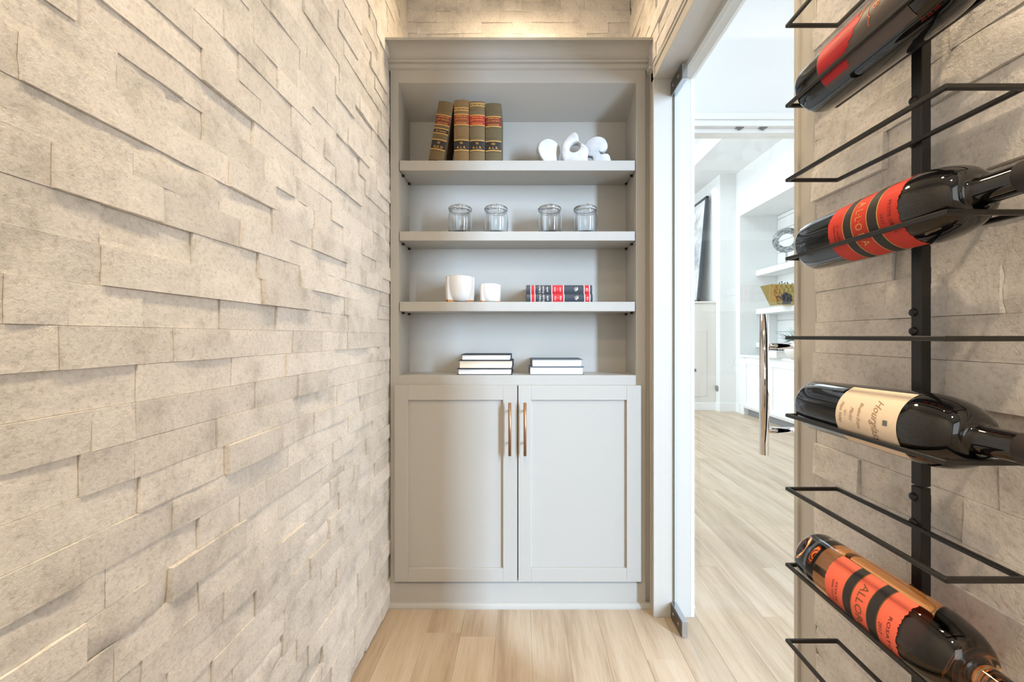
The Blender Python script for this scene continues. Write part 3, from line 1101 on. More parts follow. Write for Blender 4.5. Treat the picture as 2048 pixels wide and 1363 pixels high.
# encyclopedias lying flat, spine forward
def encyclopedia(z0, h, x0p, x1p, label, vol, words, yaw=0.0):
    Ye = 1.765
    a, b = xx(x0p, Ye), xx(x1p, Ye)
    L = b - a
    t = thing('encyclopedia', label, 'book', ((a + b) / 2, Ye, z0), 'encyclopedia volumes on the third shelf', (0, 0, yaw))
    n = 8
    bul = .006
    prof = [(-bul * (1 - (2 * i / n - 1) ** 2), h * i / n) for i in range(n + 1)]
    m = MB()
    m.prism(prof + [(.006, h), (.006, 0)], -L / 2, L / 2, 'X')
    m.box((-L / 2, .004, 0), (L / 2, .135, .003), .0008)
    m.box((-L / 2, .004, h - .003), (L / 2, .135, h), .0008)
    part('cover', m, M['encyc'], t, world=False)
    part('pages', bx((-L / 2 + .004, .006, .003), (L / 2 - .004, .131, h - .003)), M['pages'], t, world=False)
    def X(px): return -L / 2 + L * (px - 160) / (1850 - 160)
    def patch(p0, p1, eps, mi=0):
        q = MB()
        vs = [(x, y - eps, z) for x in (X(p0), X(p1)) for (y, z) in prof]
        q.add(vs, [(i, i + 1, i + n + 2, i + n + 1) for i in range(n)], 0, True)
        return q
    for p0, p1 in ((285, 370), (825, 1105), (1655, 1772)):
        part('red_band', patch(p0, p1, .0004), M['encred'], t, 'red spine band', world=False)
    g = MB()
    for p0, p1 in ((268, 285), (370, 386), (806, 825), (1105, 1124), (1636, 1655), (1772, 1790)):
        q = patch(p0, p1, .0006)
        g.add(q.v, q.f)
    def word(body, px, size, wd, zoff=.5):
        vs, fs = text_flat(body, size, wd)
        # rotated a quarter turn: letters run up the thickness of the spine
        g.add([(X(px) - v.y, -bul * (1 - (2 * max(0, min(1, (h * zoff + v.x) / h)) - 1) ** 2) - .0008, h * zoff + v.x) for v in vs], fs)
    word("Collier's", 500, .0125, h * .86)
    word('Encyclo-', 598, .0125, h * .86)
    word('pedia', 700, .0125, h * .56)
    word(words[0], 895, .009, h * .5)
    word('to', 962, .006, h * .12)
    word(words[1], 1030, .009, h * .52)
    vs, fs = text_flat('CE', .017)
    word('C', 1430, .018, h * .42, .48)
    word('E', 1455, .014, h * .34, .60)
    word(vol, 1715, .013, h * .36, .45)
    part('spine_lettering', g, M['whiteprint'], t, world=False)
Te = .0375
encyclopedia(S3, Te, 1053, 1185, 'lower dark encyclopedia volume with red spine bands, lying on the third shelf', '16', ('MICA', 'NORSE'))
encyclopedia(S3 + Te + .0004, Te, 1052.5, 1184, 'upper dark encyclopedia volume with red spine bands, lying on its twin', '20', ('SMITH', 'SUMAC'), .004)

# plain books with fore-edges forward
def flat_book(x0p, x1p, ytop, ybot, Yb, z0, h, cover, pages, label, yaw=0.0):
    a, b = xx(x0p, Yb), xx(x1p, Yb)
    L, D = b - a, .145
    t = thing('closed_book', label, 'book', ((a + b) / 2, Yb, z0), 'plain books on the bottom shelf', (0, 0, yaw))
    m = MB()
    c = .0025
    m.box((-L / 2, 0, 0), (L / 2, D, c), .0006)
    m.box((-L / 2, 0, h - c), (L / 2, D, h), .0006)
    pr = [(D - .004, 0), (D - .002, 0), (D + .006, h * .25), (D + .008, h * .5), (D + .006, h * .75), (D - .002, h), (D - .004, h)]
    m.prism(pr, -L / 2, L / 2, 'X')
    part('cover', m, cover, t, world=False)
    pg = MB().prism([(.006, c), (.010, h * .5), (.006, h - c), (D - .002, h - c), (D - .002, c)], -L / 2 + .006, L / 2 - .006, 'X')
    part('pages', pg, pages, t, world=False)
    return h
Yk = 1.757
pxm = Yk / F
zc = S4
hs = 12.5 * pxm
zc += flat_book(914, 1024.5, 0, 0, Yk, zc, 12 * pxm, M['bluecover'], M['pages'], 'thin charcoal book at the bottom of the left stack of three', .01) + .0003
zc += flat_book(916, 1025, 0, 0, Yk + .002, zc, 16.5 * pxm, M['bluecover'], M['creampages'], 'thick charcoal book with cream pages in the middle of the left stack', -.012) + .0003
zc += flat_book(921.5, 1022, 0, 0, Yk + .004, zc, 11.5 * pxm, M['bluecover'], M['pages'], 'thin charcoal book on top of the left stack of three', .0)
zc = S4
zc += flat_book(1058, 1168.5, 0, 0, Yk, zc, 15.5 * pxm, M['greycover'], M['pages'], 'grey book at the bottom of the right stack of two', -.008) + .0003
zc += flat_book(1063, 1166, 0, 0, Yk + .003, zc, 15 * pxm, M['greycover'], M['pages'], 'grey book on top of the right stack of two', .012)

# ------------------------------------------------------------------ glass door
GX = .629
door = thing('glass_door', 'frameless clear glass door with chrome bar pull in the stone doorway', 'door', (GX, JF, 0))
door['kind'] = 'structure'
door.name = 'door_1'
del door['category']
part('glass_pane', bx((GX - .005, JN + .004, .012), (GX + .005, JF - .006, 2.214)), M['pane'], door)
part('gap_strip', bx((GX - .0022, JF - .0062, .066), (GX + .0022, JF - .003, 2.166)), M['gapstrip'], door, 'dark polished edge of the glass')  # dark strip painted in for the shaded gap between glass and jamb
def patch_fitting(z0, z1, lab):
    m = MB().box((GX - .011, JF - .116, z0), (GX + .011, JF - .001, z1), .0012)
    f = part('patch_fitting', m, M['hinge'], door, lab)
    part('face_plate', bx((GX - .0135, JF - .114, z0 + .0015), (GX - .011, JF - .003, z1 - .0015), .0006), M['hingedark'], f)
    for q in (.03, .085):
        s = MB()
        s.lathe([(0, 0), (.006, 0), (.006, .0012), (.005, .0016), (0, .0016)], 16)
        Rm = Matrix.Translation(Vector((GX - .0135, JF - q, (z0 + z1) / 2))) @ Matrix.Rotation(-PI / 2, 4, 'Y')
        s.v = [tuple(Rm @ Vector(v)) for v in s.v]
        part('screw', s, M['hinge'], f)
patch_fitting(.004, .066, 'lower metal corner fitting of the glass door')
patch_fitting(2.166, 2.226, 'upper metal corner fitting of the glass door')
HY = .885
h = MB()
HXb = xx(1528.2, HY)
zt_, zb_ = zz(628, HY), zz(908, HY)
h.tube([(HXb, HY, zb_), (HXb, HY, zt_)], .0095, 24)
for py in (691, 860):
    zc = zz(py, HY)
    h.tube([(HXb + .006, HY, zc), (HXb + .012, HY, zc), (HXb + .013, HY, zc), (GX - .005, HY, zc)], [.006, .006, .0072, .0072], 16)
part('pull_bar', h, M['chrome'], door, 'chrome bar pull on the stone-room side')
h = MB()
h.tube([(GX + .095, HY, zb_), (GX + .095, HY, zt_)], .0095, 24)
for py in (691, 860):
    zc = zz(py, HY)
    h.tube([(GX + .005, HY, zc), (GX + .09, HY, zc)], .0072, 16)
part('pull_bar', h, M['chrome'], door, 'chrome bar pull on the hall side')

# ------------------------------------------------------------------ wine rack
rack = thing('wine_rack', 'black metal wall rack with a vertical post and paired rail loops for bottles', 'wine rack', (.52, .522, 0))
PX0, PX1 = .5115, .5245
m = MB()
m.box((PX0, .513, .2), (PX1, .527, .975), .0008)
m.box((PX0, .513, .9765), (PX1, .527, 2.5), .0008)
part('post', m, M['black'], rack)
# spacers that hold the post off the stone
for z in (.35, .62, .95, 1.25, 1.55, 1.85, 2.3):
    part('spacer', bx((PX1, .5248, z - .012), (RW - .008, .527, z + .012), .0008), M['black'], rack)
LX0, LX1, LY0, LY1 = .4275, .5075, .404, .645
BW_, BH_ = .0052, .0056
AY = [-103, 51, 211, 360, 517, 675, 830, 977, 1129, 1281, 1435]
loopz = [EYE + (CY - y) * .645 / F for y in AY]
def make_loop():
    m = MB()
    o = [(LX0 - BW_ / 2, LY0 - BW_ / 2), (LX1 + BW_ / 2, LY0 - BW_ / 2), (LX1 + BW_ / 2, LY1 + BW_ / 2), (LX0 - BW_ / 2, LY1 + BW_ / 2)]
    i = [(LX0 + BW_ / 2, LY0 + BW_ / 2), (LX1 - BW_ / 2, LY0 + BW_ / 2), (LX1 - BW_ / 2, LY1 - BW_ / 2), (LX0 + BW_ / 2, LY1 - BW_ / 2)]
    hh = BH_ / 2
    bm = bmesh.new()
    vs = [[bm.verts.new((p[0], p[1], z)) for p in ring] for ring in (o, i) for z in (-hh, hh)]
    ob, ot, ib, it = vs
    for k in range(4):
        j = (k + 1) % 4
        bm.faces.new((ob[k], ob[j], ot[j], ot[k]))
        bm.faces.new((ib[j], ib[k], it[k], it[j]))
        bm.faces.new((ot[k], ot[j], it[j], it[k]))
        bm.faces.new((ob[j], ob[k], ib[k], ib[j]))
    bmesh.ops.bevel(bm, geom=bm.edges[:], offset=.0009, segments=1, affect='EDGES')
    m.from_bm(bm)
    return m
lo = None
for z in loopz:
    if lo is None:
        lo = part('bottle_loop', make_loop(), M['black'], rack, world=True)
    else:
        lo = lo.copy(); COL.objects.link(lo)
    lo.location = (0, 0, z)
scr = None
for z in [zz(205, .528), zz(290, .528), zz(625, .528), zz(662, .528), zz(990, .528), zz(1041, .528), zz(1172, .528)]:
    s = MB().lathe([(0, 0), (.0055, 0), (.0055, .001), (.004, .0028), (0, .0032)], 14)
    Rm = Matrix.Rotation(-PI / 2, 4, 'Y')
    s.v = [tuple(Rm @ Vector(v) + Vector((PX0, .5235, z))) for v in s.v]
    part('screw', s, M['screw'], rack)

# ------------------------------------------------------------------ bottles: local +z = towards the neck, local +x = label side
RB, RS = .0388, .0415
def rad(t):
    return RB + (RS - RB) * max(0, min(1, (t - .006) / .175))
def outer_profile():
    p = [(0, .006), (.016, .005), (.030, .001), (.0345, .0), (.0372, .0012), (RB, .006)]
    for i in range(1, 8): p.append((rad(.006 + .174 * i / 7), .006 + .174 * i / 7))
    for i in range(1, 13):
        a = i / 12
        s = a * a * (3 - 2 * a)
        p.append((RS + (.0158 - RS) * (1 - math.cos(a * PI / 2)) ** 1.0 if False else .0158 + (RS - .0158) * (math.cos(a * PI / 2) ** .9), .180 + .046 * math.sin(a * PI / 2) ** 1.15))
    p += [(.0150, .234), (.0145, .245), (.0142, .285), (.0142, .290)]
    return p
OP = outer_profile()
def patch(t0, t1, f0, f1, eps, nf=28, ntt=6, rag0=0, rag1=0, seed=0):
    rr = random.Random(seed)
    m = MB()
    vs = []
    j0 = [rr.uniform(-1, 1) * rag0 for _ in range(nf + 1)]
    j1 = [rr.uniform(-1, 1) * rag1 for _ in range(nf + 1)]
    for k in range(ntt + 1):
        for i in range(nf + 1):
            f = f0 + (f1 - f0) * i / nf
            a, b = t0 + j0[i], t1 + j1[i]
            t = a + (b - a) * k / ntt
            r = rad(t) + eps
            vs.append((r * math.cos(f), r * math.sin(f), t))
    W = nf + 1
    m.add(vs, [(k * W + i, k * W + i + 1, (k + 1) * W + i + 1, (k + 1) * W + i) for k in range(ntt) for i in range(nf)], 0, True)
    return m
def wrap_poly(pts, eps):
    """polygon given in (angle, t) put on the bottle as a fan"""
    m = MB()
    vs = [((rad(t) + eps) * math.cos(f), (rad(t) + eps) * math.sin(f), t) for f, t in pts]
    m.add(vs, [tuple(range(len(pts)))])
    return m
def wrap_text(m, body, size, f0, t0, eps, width=None, shear=0.0):
    vs, fs = text_flat(body, size, width, shear)
    out = []
    for v in vs:
        t = t0 + v.y
        r = rad(t) + eps
        f = f0 + v.x / r
        out.append((r * math.cos(f), r * math.sin(f), t))
    m.add(out, fs)

BX = .4675
def place_bottle(o, z, roll=0.0, tilt=.0156, yaw=0.0):
    # local x -> -X, local y -> -Z, local z -> -Y
    base = Matrix(((-1, 0, 0), (0, 0, -1), (0, -1, 0)))
    # the base end sits lower between the rails than the wider shoulder end
    Rm = Matrix.Rotation(yaw, 3, 'Z') @ Matrix.Rotation(-tilt, 3, 'X') @ base @ Matrix.Rotation(roll, 3, 'Z')
    M4 = Matrix.Translation(Vector((BX, .634, z + .0187))) @ Rm.to_4x4()
    o.matrix_world = M4
def bottle(label, dark=True):
    b = thing('wine_bottle', label, 'bottle', (0, 0, 0), 'wine bottles in the wall rack')
    if dark:
        part('glass_body', MB().lathe(OP + [(0, .290)], 64), M['bottle'], b, world=False)
    else:
        inner = [(0, .285), (.0098, .285), (.0098, .245), (.011, .232), (.0125, .226)]
        for i in range(11, 0, -1):
            a = i / 12
            inner.append((.0125 + (RS - .0025 - .0125) * (math.cos(a * PI / 2) ** .9), .178 + .046 * math.sin(a * PI / 2) ** 1.15))
        inner += [(rad(.16) - .0025, .16), (rad(.03) - .0025, .03), (.034, .020), (.028, .021), (.012, .030), (0, .033)]
        part('glass_body', MB().lathe(OP + [(.0098, .2905)] + inner, 64), M['roseglass'], b, world=False)
        wine = [(0, .0335), (.0118, .0306), (.0278, .0216), (.0338, .0206), (rad(.03) - .0029, .0305), (rad(.16) - .0029, .16)]
        for i in range(0, 12):
            a = i / 12
            wine.append((.0121 + (RS - .0029 - .0121) * (math.cos(a * PI / 2) ** .9), .1775 + .046 * math.sin(a * PI / 2) ** 1.15))
        wine += [(.0121, .2262), (.0106, .232), (.0094, .246), (.0094, .272), (0, .272)]
        part('wine', MB().lathe(wine, 64), M['rose'], b, 'amber rosé wine filling the bottle', world=False)
    cp = MB().lathe([(.0147, .262), (.0152, .2625), (.0152, .283), (.0158, .284), (.0158, .293), (.0150, .2955), (0, .2955)], 32)
    part('capsule', cp, M['capsule'] if dark else M['orangeprint'], b, world=False)
    return b

# red striped label
def striped(b, paper, ink, print_, t0, t1, f0, f1, s1, s2, seed, words, fc):
    lab = part('label', patch(t0, t1, f0, f1, .0003, 60, 6, .0007, .0011, seed), paper, b, 'label with a torn deckle edge and two dark stripes', world=False)
    g, k = MB(), MB()
    for a, c in (s1, s2):
        q = patch(a - .0013, c + .0013, f0, f1, .0005, 40, 1); g.add(q.v, q.f, 0, True)
        q = patch(a, c, f0, f1, .0007, 40, 1); k.add(q.v, q.f, 0, True)
    wrap_text(g, words[0], .0150, fc, (s1[1] + s2[0]) / 2, .0007, .060)
    part('gilt_print', g, ink, lab, world=False)
    part('stripes', k, M['stripe'], lab, world=False)
    d = MB()
    wrap_text(d, words[1], .0062, fc + .1, (s2[1] + t1) / 2 + .003, .0006, .040)
    wrap_text(d, words[2], .0058, fc + .1, (s2[1] + t1) / 2 - .007, .0006, .014)
    wrap_text(d, words[3], .0048, fc + .1, (t0 + s1[0]) / 2 + .004, .0006, .026)
    wrap_text(d, words[4], .0048, fc + .1, (t0 + s1[0]) / 2 - .002, .0006, .028)
    part('small_print', d, print_, lab, world=False)

Zb = {1: loopz[2], 2: loopz[4], 3: loopz[6], 4: loopz[8]}
b2 = bottle('dark wine bottle with a red label crossed by two black stripes')
striped(b2, M['allored'], M['gilt'], M['darkprint'], .074, .180, -1.45, 1.45, (.101, .1135), (.1385, .152), 3, ('A L\u00b7L\u00b7O R A', 'PETITE SIRAH', '2017', 'ST. HELENA', 'NAPA VALLEY'), .08)
place_bottle(b2, Zb[2])

b4 = bottle('clear bottle of amber rosé with a coral label crossed by two black stripes', False)
striped(b4, M['coral'], M['olive'], M['darkprint'], .068, .178, -1.15, 1.15, (.101, .1125), (.1385, .151), 5, ('ALLORA', 'ROSATO', '2017', 'ESTATE', 'NAPA VALLEY'), .0)
part('back_label', patch(.085, .175, PI - .75, PI + .75, .0003, 30, 6, 0, .0012, 8), M['coral'], b4, 'coral back label', world=False)
place_bottle(b4, Zb[4], -.10)

b3 = bottle('dark wine bottle with a plain cream label of brown script')
lab = part('label', patch(.088, .178, -1.22, 1.0, .0003, 44, 6), M['cream'], b3, 'cream paper label', world=False)
d = MB()
wrap_text(d, 'Hourglass', .0150, -.10, .148, .0006, .052, .5)
wrap_text(d, 'Blueline Estate', .0075, -.15, .126, .0006, .034, .5)
wrap_text(d, 'Merlot', .0085, -.15, .114, .0006, .018, .5)
wrap_text(d, '2017', .0045, -.15, .104, .0006, .008)
wrap_text(d, 'Napa Valley', .0070, -.15, .096, .0006, .030, .5)
part('script_print', d, M['brownprint'], lab, world=False)
e = patch(.1605, .1665, -.17, -.02, .0006, 4, 1)
part('small_emblem', e, M['outlet'], lab, 'small grey emblem', world=False)
place_bottle(b3, Zb[3])

b1 = bottle('dark wine bottle with a taupe label bearing a crimson wing shape, topmost in view')
lab = part('label', patch(.052, .185, -1.35, .95, .0003, 44, 8), M['greylabel'], b1, 'taupe label with crimson print', world=False)
# crimson wing: a fan with feathered tips towards the neck
wing = MB()
nf = 40
pts_lo, pts_hi = [], []
rw = random.Random(4)
for i in range(nf + 1):
    f = -.95 + 1.75 * i / nf
    top = .104 + .022 * math.exp(-((f + .35) / .45) ** 2) + rw.uniform(-.004, .004) - .018 * max(0, (f - .2))
    if f < -.75: top -= .025 * (-.75 - f) / .2
    pts_lo.append((f, .0535 + .004 * math.sin(i * .5) * 0 + max(0, -.7 - f) * .06))
    pts_hi.append((f, top))
vs, fs = [], []
for (f, a), (_, c) in zip(pts_lo, pts_hi):
    for k in range(5):
        t = a + (c - a) * k / 4
        r = rad(t) + .0006
        vs.append((r * math.cos(f), r * math.sin(f), t))
for i in range(nf):
    for k in range(4):
        fs.append((i * 5 + k, (i + 1) * 5 + k, (i + 1) * 5 + k + 1, i * 5 + k + 1))
wing.add(vs, fs, 0, True)
part('wing_print', wing, M['wingred'], lab, 'crimson feathered shape', world=False)
d = MB()
# veins of the wing
for f in (-.55, -.25, .0):
    q = patch(.075, .112, f, f + .012, .0009, 1, 6)
    d.add(q.v, q.f, 0, True)
part('vein_print', d, M['greylabel'], lab, world=False)
d = MB()
wrap_text(d, 'B', .013, -.17, .152, .0007)
def arc(fc, tc, r0, a0, a1, w):
    q = MB(); n = 16; vs = []
    for i in range(n + 1):
        a = a0 + (a1 - a0) * i / n
        for rr_ in (r0, r0 + w):
            t = tc + rr_ * math.cos(a); r = rad(t) + .0007
            f = fc + rr_ * math.sin(a) / r
            vs.append((r * math.cos(f), r * math.sin(f), t))
    q.add(vs, [(2 * i, 2 * i + 1, 2 * i + 3, 2 * i + 2) for i in range(n)])
    return q
q = arc(-.17, .152, .0115, PI * .75, PI * 1.75, .0011); d.add(q.v, q.f)
q = arc(.18, .150, .0095, PI * .9, PI * 1.25, .0010); d.add(q.v, q.f)
q = patch(.1275, .1295, -.75, -.28, .0007, 10, 1); d.add(q.v, q.f)
wrap_text(d, 'HAWKES', .0048, .25, .0575, .0009, .030) if False else None
part('orange_print', d, M['orangeprint'], lab, world=False)
place_bottle(b1, Zb[1])

# ------------------------------------------------------------------ hall and living room beyond the glass
HYW = 2.4
m = MB()
m.box((.70, HYW, 0), (.95, HYW + .12, 4.3))
m.box((.95, HYW, zz(228, HYW)), (2.6, HYW + .12, 4.3))
m.box((2.6, HYW, 0), (3.2, HYW + .12, 4.3))
struct('wall_hall', m, M['white'], 'white hall wall with a wide glazed opening')
m = MB()  # unseen wall added to keep the key light off the hall wall
m.box((.70, -1.08, 0), (2.2, -1.0, 4.3))
m.box((2.9, -1.08, 0), (4.4, -1.0, 4.3))
m.box((2.2, -1.08, 0), (2.9, -1.0, .15))
m.box((2.2, -1.08, 3.5), (2.9, -1.0, 4.3))
struct('wall_hall_blocker', m, M['white'], 'unseen white wall added to block the key light, with a slot towards the doorway')
struct('ceiling_hall', bx((.70, -1.08, 4.3), (4.6, HYW + .12, 4.4)), M['white'], 'hall ceiling')
m = MB()
zh0, zh1 = zz(263, HYW), zz(228, HYW)
m.box((.93, HYW - .022, zz(242, HYW)), (2.62, HYW + .13, zh1), .003)
m.box((.93, HYW - .014, zz(254, HYW)), (2.62, HYW + .12, zz(242, HYW)), .002)
m.box((.93, HYW + .015, zh0), (2.62, HYW + .09, zz(254, HYW)), .002)
m.box((.90, HYW - .022, 0), (.95, HYW + .13, zh1), .003)
m.box((2.60, HYW - .022, 0), (2.66, HYW + .13, zh1), .003)
struct('trim_5', m, M['trimwhite'], 'white stepped head and side casing of the hall opening')
for k, px in enumerate((1480, 1527)):
    X = xx(px, HYW)
    c = tag(link('door_catch', MB().box((X - .024, HYW - .004, zz(255, HYW)), (X + .024, HYW + .03, zz(252.5, HYW)), .001).box((X - .008, HYW + .0, zz(258, HYW)), (X + .010, HYW + .02, zz(255, HYW)), .001), M['outlet']), ['small metal door catch on the hall head, left one', 'small metal door catch on the hall head, right one'][k], 'latch', 'catches on the hall opening head')
d2 = bpy.data.objects.new('door_2', None)
COL.objects.link(d2)
d2.location = (.95, HYW + .05, 0)
d2['kind'] = 'structure'
d2['label'] = 'frameless glass panel filling the hall opening'
part('glass_pane', bx((.955, HYW + .048, .01), (2.6, HYW + .056, zh0 - .004)), M['hallpane'], d2)
X = xx(1388, HYW)
part('square_knob', MB().box((X - .014, HYW - .002, zz(744, HYW)), (X + .016, HYW + .012, zz(736, HYW)), .003).box((X - .006, HYW + .012, zz(742, HYW)), (X + .006, HYW + .048, zz(738, HYW)), .001), M['chrome'], d2, 'square chrome knob')

# living room shell
X1, X2, XN, CZ = 3.06, 3.31, 3.88, 3.68
m = MB()
m.box((X1, 6.32, 0), (X1 + .1, 9.1, CZ))
m.box((X1, 6.2, 0), (X2, 6.32, CZ))
struct('wall_far', m, M['white'], 'white wall and pilaster behind the leaning picture')
struct('wall_end', bx((-.5, 9.1, 0), (X1 + .1, 9.2, 4.2)), M['white'], 'white end wall of the living room')
m = MB()
m.box((X2, 6.09, 0), (4.0, 6.32, CZ))
m.box((X2, 3.4, 3.0), (4.0, 6.09, CZ))
m.box((X2, 2.52, 0), (4.0, 3.4, CZ))
m.box((XN + .02, 3.4, 0), (4.0, 6.09, 3.0))
wn = struct('wall_niche', m, M['white'], 'white wall with a tall shelf niche')
z = .9
while z < 3.0:
    hz = min(.17, 3.0 - z)
    m = MB().box((XN, 3.4, z + .0015), (XN + .02, 6.088, z + hz - .0055), .002)
    o = link('shiplap_board', m, M['white'], wn)
    z += .17
m = MB()
m.box((2.61, 2.52, CZ), (4.0, 9.2, CZ + .1))
m.box((2.53, 2.52, CZ), (2.61, 9.2, 4.15))
m.box((-.5, 2.52, 4.15), (2.61, 9.2, 4.25))
struct('ceiling_living', m, M['white'], 'living room ceiling with a lower perimeter soffit')
m = MB()
m.box((X1 - .012, 6.188, 0), (X2 + .0, 6.2, .14), .003)
m.box((X2 - .012, 6.085, 0), (X2, 6.2, .14), .003)
m.box((X1 - .012, 6.2, 0), (X1, 6.33, .14), .003)
struct('baseboard_far', m, M['trimwhite'], 'white baseboard under the pilaster')
# mantel block with leaning picture
mz = zz(602, 6.32)
mant = thing('mantel_block', 'pale panelled fireplace block carrying the leaning picture', 'fireplace', (2.8, 6.32, 0))
part('block', bx((2.2, 6.34, 0), (X1 - .002, 8.6, mz - .03), .004), M['stonepanel'], mant)
part('top_slab', bx((2.18, 6.32, mz - .03), (X1 - .002, 8.62, mz), .004), M['stonepanel'], mant)
part('base_strip', bx((2.19, 6.325, 0), (X1 - .002, 6.34, .12), .003), M['trimwhite'], mant)
part('field_panel', bx((2.3, 6.332, .22), (2.92, 6.34, 1.28), .003), M['stonepanel'], mant)
pic = thing('leaning_picture', 'large pale abstract picture in a thin dark frame, leaning on the mantel block', 'picture', (2.86, 6.5, mz))
Hh = 1.72
dxl = .145
def lean(x, y, z):           # x = out from the picture plane, z = up along it
    a = math.asin(dxl / Hh)
    return (2.872 + z * math.sin(a) - x * math.cos(a), y, mz + z * math.cos(a) + x * math.sin(a) + .0)
def leanbox(x0_, x1_, y0_, y1_, z0_, z1_):
    m = MB().box((x0_, y0_, z0_), (x1_, y1_, z1_), .002)
    m.v = [lean(*v) for v in m.v]
    return m
fw = .035
ya, yb2 = 6.47, 8.1
m = MB()
for b_ in ((0, .045, ya, ya + fw, 0, Hh), (0, .045, yb2 - fw, yb2, 0, Hh), (0, .045, ya, yb2, 0, fw), (0, .045, ya, yb2, Hh - fw, Hh)):
    q = leanbox(*b_); m.add(q.v, q.f)
part('frame', m, M['artframe'], pic)
part('canvas', leanbox(.008, .030, ya + fw, yb2 - fw, fw, Hh - fw), M['art'], pic)
ob = MB().lathe([(0, 0), (.05, 0), (.05, .006), (.04, .010), (0, .010)], 20)
Rm = Matrix.Translation(at(1431, 776, 6.2) + Vector((0, .0, 0))) @ Matrix.Rotation(PI / 2, 4, 'X')
ow = at(1431, 776, 6.30)
Rm = Matrix.Translation(Vector((X1 - .0, 6.29, ow.z))) @ Matrix.Rotation(-PI / 2, 4, 'Y')
ob.v = [tuple(Rm @ Vector((v[0], v[1], v[2]))) for v in ob.v]
tag(link('wall_outlet', ob, M['outlet']), 'small round grey outlet low on the far white wall', 'outlet')

# niche cabinet, shelves and ornaments
nc = thing('base_cabinet', 'white panelled base cabinet below the niche shelves', 'cabinet', (X2, 4.7, 0))
part('carcass', bx((X2 + .005, 3.41, .10), (XN - .002, 6.085, .86), .002), M['trimwhite'], nc)
part('worktop', bx((X2 - .015, 3.41, .86), (XN - .002, 6.085, .89), .003), M['trimwhite'], nc)
part('toe_kick', bx((X2 + .07, 3.41, 0), (X2 + .08, 6.07, .10)), M['toe'], nc)
part('end_panel', bx((X2 - .004, 5.98, 0), (XN - .002, 6.085, .86), .003), M['trimwhite'], nc)
for k in range(4):
    y1 = 5.97 - k * .62
    y0 = y1 - .612
    m = MB()
    xf = X2 - .014
    for b_ in (((xf, y0, .13), (X2 + .005, y0 + .07, .83)), ((xf, y1 - .07, .13), (X2 + .005, y1, .83)), ((xf, y0 + .07, .13), (X2 + .005, y1 - .07, .20)), ((xf, y0 + .07, .76), (X2 + .005, y1 - .07, .83))):
        m.box(*b_, .002)
    dd = part('door', m, M['trimwhite'], nc)
    part('panel', bx((X2 - .002, y0 + .065, .195), (X2 + .004, y1 - .065, .765)), M['trimwhite'], dd)
    for zk in (.70, .33):
        hk = MB().lathe([(0, -.008), (.008, -.008), (.009, 0), (.008, .008), (0, .008)], 10, c=(xf - .01, y0 + .03, zk))
        part('knob', hk, M['outlet'], dd)
SX = 3.555
sh_lab = ['upper white floating shelf in the niche, under the ring ornament', 'middle white floating shelf in the niche, under the gold planter', 'lower white floating shelf in the niche, behind the door pull']
shz = [(zz(552, 6.09), zz(541, 6.09)), (zz(628, 6.09), zz(618, 6.09)), (zz(687, 6.09) - .05, zz(679, 6.09) - .04)]
for k, (a, b) in enumerate(shz):
    tag(link('floating_shelf', bx((SX, 3.42, a), (XN - .001, 6.088, b), .003), M['trimwhite']), sh_lab[k], 'shelf', 'floating shelves in the niche')
# ring ornament
YR = 5.55
rc = at(1573, 480, YR)
rz0 = shz[0][1]
ring = thing('ring_ornament', 'mottled grey stone ring on a thin stand, upper niche shelf', 'ornament', (rc.x, YR, rz0))
m = MB()
n = 48
vs, fs = [], []
ro, ri, th = .168, .092, .02
for i in range(n):
    a = 2 * PI * i / n
    for (r, w) in ((ro, -th), (ro, th), (ri, th), (ri, -th)):
        vs.append((rc.x + w, YR + r * math.cos(a), rc.z + r * math.sin(a)))
for i in range(n):
    j = (i + 1) % n
    for e in range(4):
        fs.append((i * 4 + e, i * 4 + (e + 1) % 4, j * 4 + (e + 1) % 4, j * 4 + e))
rot = Matrix.Translation(rc) @ Matrix.Rotation(.95, 4, 'Z') @ Matrix.Translation(-rc)
m.add([rot @ Vector(v) for v in vs], fs)
part('ring', m, M['ringstone'], ring)
m = MB()
for s in (-.012, .012):
    m.tube([(rc.x, YR + s, rz0 + .01), (rc.x, YR + s, rc.z - ri - .01)], .004, 6)
m.box((rc.x - .05, YR - .05, rz0), (rc.x + .05, YR + .05, rz0 + .012), .002)
part('stand', m, M['outlet'], ring)
# gold honeycomb planter
YG = 5.35
gz0 = shz[1][1]
gl_, gr_ = xx(1531, YG), xx(1610, YG)
ztop_ = zz(570, YG)
hgt = ztop_ - gz0
gx = (gl_ + gr_) / 2
plan = thing('honeycomb_planter', 'flared gold planter with honeycomb dimples, middle niche shelf', 'planter', (gx, YG, gz0))
wt, wb = (gr_ - gl_) / 2, (gr_ - gl_) / 2 - xx(1531 + 19, YG) + gl_
wb = wt - .115
m = MB()
def ringpts(w, d, z): return [(gx - w, YG - d, z), (gx + w, YG - d, z), (gx + w, YG + d, z), (gx - w, YG + d, z)]
vs = ringpts(wb, .09, gz0) + ringpts(wt, .12, ztop_) + ringpts(wt - .012, .108, ztop_) + ringpts(wb - .01, .08, gz0 + .02)
fs = [(3, 2, 1, 0), (12, 13, 14, 15)]
for q in range(3):
    for e in range(4):
        fs.append((q * 4 + e, q * 4 + (e + 1) % 4, q * 4 + 4 + (e + 1) % 4, q * 4 + 4 + e))
m.add(vs, fs)
part('body', m, M['goldhex'], plan)
hexm = MB()
